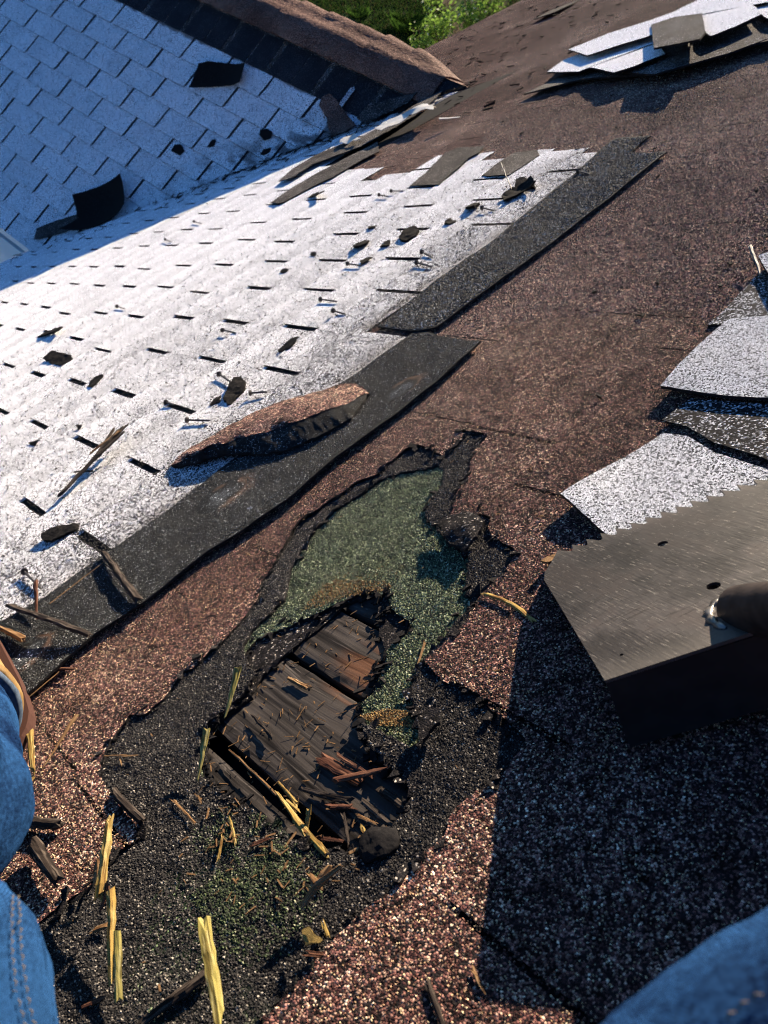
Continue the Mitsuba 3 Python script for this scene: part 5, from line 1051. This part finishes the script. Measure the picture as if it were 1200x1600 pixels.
# ------------------------------------------------------------------ tear-off shovel
SA, S1, S2 = [np.array(v) for v in [[0.08909, -1.34113, 0.004], [0.73807, -0.66962, 0.08278], [-0.66394, -0.69894, 0.26583]]]
SN = np.cross(S1, S2); SN = SN if SN[2] > 0 else -SN
def B3(st, h=0.0):
    st = np.atleast_2d(np.asarray(st, float))
    return SA + st[:, :1] * S1 + st[:, 1:2] * S2 + np.reshape(h, (-1, 1)) * SN
edge = [(0.0072, 0.2206), (-0.016, 0.0406), (-0.0135, 0.026), (-0.006, 0.012), (0.0035, -0.0095)]
s = 0.0035
tr = np.random.default_rng(3)
while s < 0.205:                                   # ripped teeth: a steep flank and a slanting one
    hh = 0.0108 + tr.uniform(-0.0012, 0.0012)
    edge += [(s + 0.0098, 0.0022), (s + 0.0118, 0.0036), (s + 0.0138, 0.0020), (s + 0.0142, -hh)]
    s += 0.0142
edge += [(0.222, 0.012), (0.228, 0.030), (0.206, 0.2206)]
bl = shapely.segmentize(Polygon(edge).buffer(0), 0.01)
for c, r1, r2 in (((0.0891, 0.0544), 0.0045, 0.0045), ((0.1031, 0.1489), 0.0052, 0.0052), ((0.0236, 0.1975), 0.0014, 0.0014)):
    bl = bl.difference(shapely.affinity.scale(Point(c).buffer(1, 12), r1, r2))
def blade_z(X, Y): return 0.0016 * np.sin(X * 14) + nz(X, Y, 12, 0.0005, 1)
v, f = sheet(bl, lambda X, Y: blade_z(X, Y), 0.0026, 0.012)
SH = 'tear_off_shovel'
flip = np.dot(np.cross(S1, S2), SN) < 0
put(SH + '__blade', B3(v[:, :2], v[:, 2]), f[:, ::-1] if flip else f, 'm_steel', 25, exact=True)
say(SH, 'steel tear-off shovel with a toothed blade resting on the roof', 'shovel')
labels[SH + '__blade'] = {'label': 'scratched grey steel blade with a row of teeth'}
# heel plate under the back of the blade, down to the roof
b0, b1 = B3((0.0072, 0.2190), -0.003)[0], B3((0.206, 0.2190), -0.003)[0]
f0 = np.array([b0[0] - 0.004, b0[1] - 0.010, 0.0]); f1 = np.array([b1[0] - 0.004, b1[1] - 0.010, max(0.0, b1[2] - 0.062)])
nrm = np.cross(b1 - b0, f0 - b0); nrm /= np.linalg.norm(nrm)
q = np.array([b0, b1, f1, f0]); q2 = q + nrm * 0.004
V = np.vstack([q, q2]); F = trimesh.Trimesh(V, [[0, 1, 2], [0, 2, 3], [4, 6, 5], [4, 7, 6], [0, 4, 5], [0, 5, 1], [1, 5, 6], [1, 6, 2], [2, 6, 7], [2, 7, 3], [3, 7, 4], [3, 4, 0]], process=False); F.fix_normals()
put(SH + '__heel_plate', F.vertices, F.faces, 'm_heel_shade', exact=True)
# socket tube welded on the blade, the wooden handle in it
sc = B3((0.110, 0.196), 0.012)[0]
hd = S2 * 0.85 + SN * 0.38 + S1 * 0.25; hd /= np.linalg.norm(hd)
p0 = B3((0.110, 0.186), -0.002)[0]
path = np.array([p0 + hd * t for t in (0, 0.015, 0.05, 0.1, 0.2, 0.26)])
v, f, _ = tube(path, [0.0175, 0.018, 0.018, 0.018, 0.018, 0.018], 28)
put(SH + '__socket', v, f, 'm_tube', 50, exact=True)
v, f, _ = tube(np.array([p0 + hd * t for t in (0.22, 0.4, 0.7, 0.95, 1.15)]), [0.0175, 0.0175, 0.017, 0.0165, 0.0165], 20)
put(SH + '__handle', v, f, 'm_handle_wood', 50, exact=True)
ring = []
for a in np.linspace(math.radians(-40), math.radians(220), 30):
    q = np.array([0.110, 0.192]) + np.array([math.cos(a) * 0.0215, -math.sin(a) * 0.024])
    ring.append(B3(q, 0.0015)[0])
ring = np.array(ring)
rads = 0.0024 + 0.0008 * np.sin(np.arange(30) * 2.1) + np.random.default_rng(2).uniform(-0.0006, 0.0006, 30)
v, f, _ = tube(ring, rads, 8, seed=9)
put(SH + '__weld_bead', v, f, 'm_weld', 50, exact=True)

# ------------------------------------------------------------------ the person sitting on the roof (legs in jeans, boots)
def limb(bones, length=0.007, it=10):
    parts = []
    for (a, ra), (b, rb) in bones:
        s = [m3.Manifold.sphere(r, 40).translate(list(map(float, p))) for p, r in ((a, ra), (b, rb))]
        parts.append(m3.Manifold.batch_hull(s))
    m = m3.Manifold.batch_boolean(parts, m3.OpType.Add).refine_to_length(length)
    me = m.to_mesh(); t = trimesh.Trimesh(me.vert_properties[:, :3], me.tri_verts, process=True)
    return trimesh.smoothing.filter_taubin(t, iterations=it)
LEFT = {'ankle': ([(-0.3882,-1.0098,0.07)][0], 0.046), 'calf': ([(-0.4044,-1.1254,0.115)][0], 0.056), 'high': ([(-0.4125,-1.2652,0.175)][0], 0.062), 'knee': ([(-0.4414,-1.341,0.235)][0], 0.064),
        'over': ([(-0.4569,-1.3755,0.235)][0], 0.070), 'thigh': ([(-0.4556,-1.4392,0.21)][0], 0.078), 'hip': ((-0.60, -1.66, 0.13), 0.10)}
RIGHT = {'hip': ((-0.52, -1.86, 0.13), 0.10), 'thigh': ([(-0.2848,-1.7304,0.18)][0], 0.078), 'mid': ([(-0.2325,-1.7451,0.185)][0], 0.074), 'knee': ([(-0.1427,-1.7698,0.19)][0], 0.066), 'shin': ((0.13, -1.93, 0.12), 0.055), 'ankle': ((0.27, -1.90, 0.07), 0.046)}
L, R_ = LEFT, RIGHT
pel = ((-0.66, -1.80, 0.16), 0.12)
bones = [(L['ankle'], L['calf']), (L['calf'], L['high']), (L['high'], L['knee']), (L['knee'], L['over']), (L['over'], L['thigh']), (L['thigh'], L['hip']),
         (L['hip'], pel), (R_['hip'], pel), (R_['hip'], R_['thigh']), (R_['thigh'], R_['mid']), (R_['mid'], R_['knee']), (R_['knee'], R_['shin']), (R_['shin'], R_['ankle']),
         (pel, ((-0.70, -1.83, 0.30), 0.115))]
t = limb(bones, 0.007, 12)
n = t.vertex_normals
p = t.vertices
fold = (meshkit.fbm(p * [13, 13, 13], 4, 3) - 0.5) * 0.012
ridge_ = -np.exp(-(np.abs(meshkit.fbm(p * [9, 14, 12] + 4, 3, 8) - 0.5) / 0.016) ** 2) * 0.0028
wrinkle = (meshkit.fbm(p * [34, 22, 34] + 11, 3, 5) - 0.5) * 0.007
v = p + n * (fold + ridge_ + wrinkle)[:, None]
PER = 'person'
say(PER, 'person sitting on the roof in blue jeans and tan leather boots', 'person')
put(PER + '__jeans', v, t.faces, 'm_denim', True, exact=True)
jeans = trimesh.Trimesh(v, t.faces, process=False)
tree = cKDTree(v)
def on_jeans(q, h=0.0):
    d, i = tree.query(q)
    return v[i] + jeans.vertex_normals[i] * h, jeans.vertex_normals[i]
def seam(pts, key):
    path = resample(np.array(pts), 220)
    q = path.copy()
    for _ in range(40): q[1:-1] = (q[:-2] + q[1:-1] * 2 + q[2:]) / 4
    nn = on_jeans(q)[1]
    q = q + nn * 0.0012
    parts = []
    dd = np.gradient(q, axis=0); dd = dd + [1e-9, 0, 0]; dd /= np.linalg.norm(dd, axis=1, keepdims=True)
    Lg = np.r_[0, np.cumsum(np.linalg.norm(np.diff(q, axis=0), axis=1))]
    for s0 in np.arange(0, Lg[-1], 0.0042):
        c = np.array([np.interp(s0 + 0.0015, Lg, q[:, i]) for i in range(3)]); i = int(np.argmin(np.abs(Lg - s0)))
        a, b = c - dd[i] * 0.0015, c + dd[i] * 0.0015
        h = nn[i] * 0.0012
        vv, ff, _ = tube(np.array([a + h * 0.3, c + h * 1.2, b + h * 0.3]), [0.00022, 0.00038, 0.00022], 6)
        parts.append((vv, ff))
    k = put(PER + '__jeans__' + key, *join(parts), 'm_thread', True)
    return k
seam([(-0.3779,-1.4416,0.2226),(-0.3812,-1.4566,0.2266),(-0.3852,-1.4674,0.2254),(-0.3888,-1.4771,0.2231),(-0.3924,-1.4851,0.2192),(-0.3955,-1.4925,0.2141),(-0.399,-1.4988,0.2088)],'seam_stitching')
seam([(-0.3772,-1.439,0.2185),(-0.3797,-1.4543,0.2212),(-0.3833,-1.4671,0.2215),(-0.3871,-1.4764,0.2188),(-0.3907,-1.4846,0.215),(-0.3941,-1.4917,0.2098),(-0.3977,-1.4971,0.2029)],'seam_stitching')
seam([(-0.2444,-1.7014,0.2492),(-0.2386,-1.7035,0.2502),(-0.2341,-1.7063,0.2513)],'seam_stitching')

def ankle_ring(a, b, ra, key, m, r, off0, off1):
    a, b = np.array(a), np.array(b); d = (b - a) / np.linalg.norm(b - a)
    path = [a + d * (off0 + (off1 - off0) * t) for t in np.linspace(0, 1, 5)]
    vv, ff, _ = tube(np.array(path), np.array([r * 0.97, r, r * 1.02, r, r * 0.95]), 32)
    vv = vv + (meshkit.fbm(vv * 60, 3) - 0.5)[:, None] * 0.004
    return put(PER + '__' + key, vv, ff, m, 60)
for side in (L, R_):
    a, b = (side['ankle'], side['calf' if 'calf' in side else 'shin'])
    ankle_ring(a[0], b[0], 0, 'jeans__hem', 'm_hem', 0.0520, -0.030, -0.016)
    ankle_ring(a[0], b[0], 0, 'sock', 'm_sock', 0.0470, -0.042, -0.026)
    ankle_ring(a[0], b[0], 0, 'boot__collar', 'm_boot', 0.0520, -0.060, -0.038)
    d = np.array(a[0]) - np.array(b[0]); d /= np.linalg.norm(d)
    an = np.array(a[0]) + d * 0.07; he = np.array([an[0], an[1], 0.045])
    fw = np.array([d[0], d[1], 0.0]); fw /= np.linalg.norm(fw)
    boot = limb([((np.array(a[0]) + d * 0.05, 0.046), (an, 0.043)), ((an, 0.043), (he - fw * 0.03, 0.040)), ((an + fw * 0.02, 0.045), (he + fw * 0.08, 0.040)), ((he + fw * 0.08, 0.040), (he + fw * 0.16 - [0, 0, 0.008], 0.036)), ((he - fw * 0.03, 0.042), (he + fw * 0.16 - [0, 0, 0.008], 0.036))], 0.014, 8)
    bv = boot.vertices.copy(); bv[:, 2] = np.maximum(bv[:, 2], 0.012)
    kb = put(PER + '__boot', bv, boot.faces, 'm_boot', True)
    sole = Polygon(bv[bv[:, 2] < 0.03][:, :2]).convex_hull.buffer(0.004) if (bv[:, 2] < 0.03).any() else Point(he[:2]).buffer(0.05)
    sv, sf = sheet(sole, lambda X, Y: np.full(len(X), 0.0135), 0.0135, 0.03)
    put(PER + '__boot__sole', sv, sf, 'm_boot_dark')

# ------------------------------------------------------------------ ground, lawn and shrubs beyond the eaves
v = np.array([[-40, -40, GROUND], [120, -40, GROUND], [120, 120, GROUND], [-40, 120, GROUND]], float)
put('ground', v, [[0, 1, 2], [0, 2, 3]], 'm_lawn', world=True); struct('ground', 'grassy ground beyond the eaves of the house')
pc = np.array([(2.2657,6.8863)])[0]
v, f = bx(-2.0, 2.9, eave_w[1] + 0.1, 9.0, GROUND + 0.004, GROUND + 0.06)
put('patio', v, f, 'm_concrete', world=True); struct('patio', 'pale sunlit concrete patio below the eave at the left')
def grass(key, pts, h, seed, m):
    r = np.random.default_rng(seed); n = len(pts)
    a = r.uniform(0, 2 * np.pi, n); hh = r.uniform(*h, n); ln = r.uniform(0.2, 0.9, n) * hh; wd = r.uniform(0.004, 0.009, n)
    b = np.c_[pts, np.full(n, GROUND)]
    sd = np.c_[-np.sin(a), np.cos(a), 0 * a] * wd[:, None]; fw = np.c_[np.cos(a), np.sin(a), 0 * a]
    V = np.stack([b - sd, b + sd, b + fw * ln[:, None] * 0.35 + sd * 0.7 + [0, 0, 1] * hh[:, None] * 0.6, b + fw * ln[:, None] + [0, 0, 1] * hh[:, None]], 1).reshape(-1, 3)
    i = np.arange(n) * 4
    return put(key, V, np.r_[np.c_[i, i + 1, i + 2], np.c_[i, i + 2, i + 3]], m, world=True)
r = np.random.default_rng(77)
pts = r.uniform([7.0, 5.2], [13.5, 10.5], (60000, 2))
dens = meshkit.fbm(np.c_[pts * 1.3, pts[:, 0] * 0], 3)
k = grass('grass', pts[dens > 0.42], (0.02, 0.07), 1, 'm_grass'); labels[k] = {'kind': 'stuff', 'label': 'short green grass on the ground beyond the eave', 'category': 'grass'}
pts = r.uniform([7.0, 5.2], [13.5, 10.5], (12000, 2))
k = grass('dry_grass', pts, (0.02, 0.06), 2, 'm_grass_dry'); labels[k] = {'kind': 'stuff', 'label': 'dry pale grass among the green grass', 'category': 'grass'}
def tuft(c, R, h, n, seed, label):
    r = np.random.default_rng(seed)
    a = r.uniform(0, 2 * np.pi, n); rad = R * np.sqrt(r.uniform(0, 1, n))
    k = grass('grass_tuft', np.c_[c[0] + rad * np.cos(a), c[1] + rad * np.sin(a)], h, seed, 'm_tuft')
    say(k, label, 'grass tuft', 'grass tufts on the lawn')
tuft([(9.2383,7.0808)][0], 0.20, (0.08, 0.20), 420, 21, 'bright green grass tuft in the middle of the lawn')
tuft([(9.0502,7.9402)][0], 0.14, (0.05, 0.12), 200, 22, 'low grass tuft left of the bright one')
def shrub(c, R, h, n, seed, label, pale=0.15):
    r = np.random.default_rng(seed)
    k = numbered('shrub'); say(k, label, 'shrub', 'shrubs beyond the eave')
    c = np.array([c[0], c[1], GROUND])
    stems, tips = [], []
    for s in range(9):
        a = r.uniform(0, 2 * np.pi); e = c + [math.cos(a) * R * r.uniform(0.3, 1), math.sin(a) * R * r.uniform(0.3, 1), h * r.uniform(0.55, 1)]
        m = c + (e - c) * 0.5 + r.normal(0, 0.05, 3) * [1, 1, 0.3]
        p = np.array([c, m, e]); vv, ff, _ = tube(p, [0.008, 0.006, 0.003], 5); stems.append((vv, ff))
        tt = np.linspace(0.35, 1, 12); tips += [c * (1 - x) ** 2 + m * 2 * x * (1 - x) + e * x * x for x in tt]
    sv, sf = join(stems)
    scene[k + '__stems'] = mikit.ply((sv, sf), 'm_stem')
    for nm, cnt, m, sz in (('foliage', n, 'm_leaf', 0.035), ('blossom', int(n * pale), 'm_leaf_pale', 0.02)):
        if cnt < 1: continue
        q = np.array(tips)[r.integers(0, len(tips), cnt)] + r.normal(0, 0.045, (cnt, 3))
        a, b = r.normal(size=(cnt, 3)), r.normal(size=(cnt, 3)); a[:, 2] *= 0.5
        a /= np.linalg.norm(a, axis=1, keepdims=True); b -= a * np.sum(a * b, 1, keepdims=True); b /= np.linalg.norm(b, axis=1, keepdims=True)
        s = sz * r.uniform(0.6, 1.4, (cnt, 1))
        V = np.stack([q - a * s, q + b * s * 0.5, q + a * s, q - b * s * 0.5], 1).reshape(-1, 3); i = np.arange(cnt) * 4
        scene[k + '__' + nm] = mikit.ply((V, np.r_[np.c_[i, i + 1, i + 2], np.c_[i, i + 2, i + 3]]), m)
shrub([(9.0902,6.3148)][0], 0.34, 0.60, 420, 31, 'leafy light green shrub nearest the brown roof edge')
shrub([(9.6683,6.2573)][0], 0.30, 0.65, 360, 32, 'light green shrub with small white flowers right of the first')
shrub([(8.7201,6.3487)][0], 0.22, 0.35, 160, 33, 'low green shrub at the corner where ridge and roof edge meet')
shrub([(10.2085,6.3301)][0], 0.28, 0.7, 320, 34, 'green shrub at the top edge of the photo', 0.08)
shrub([(9.7372,7.0897)][0], 0.2, 0.4, 120, 35, 'small sparse shrub behind the grass tuft', 0.3)
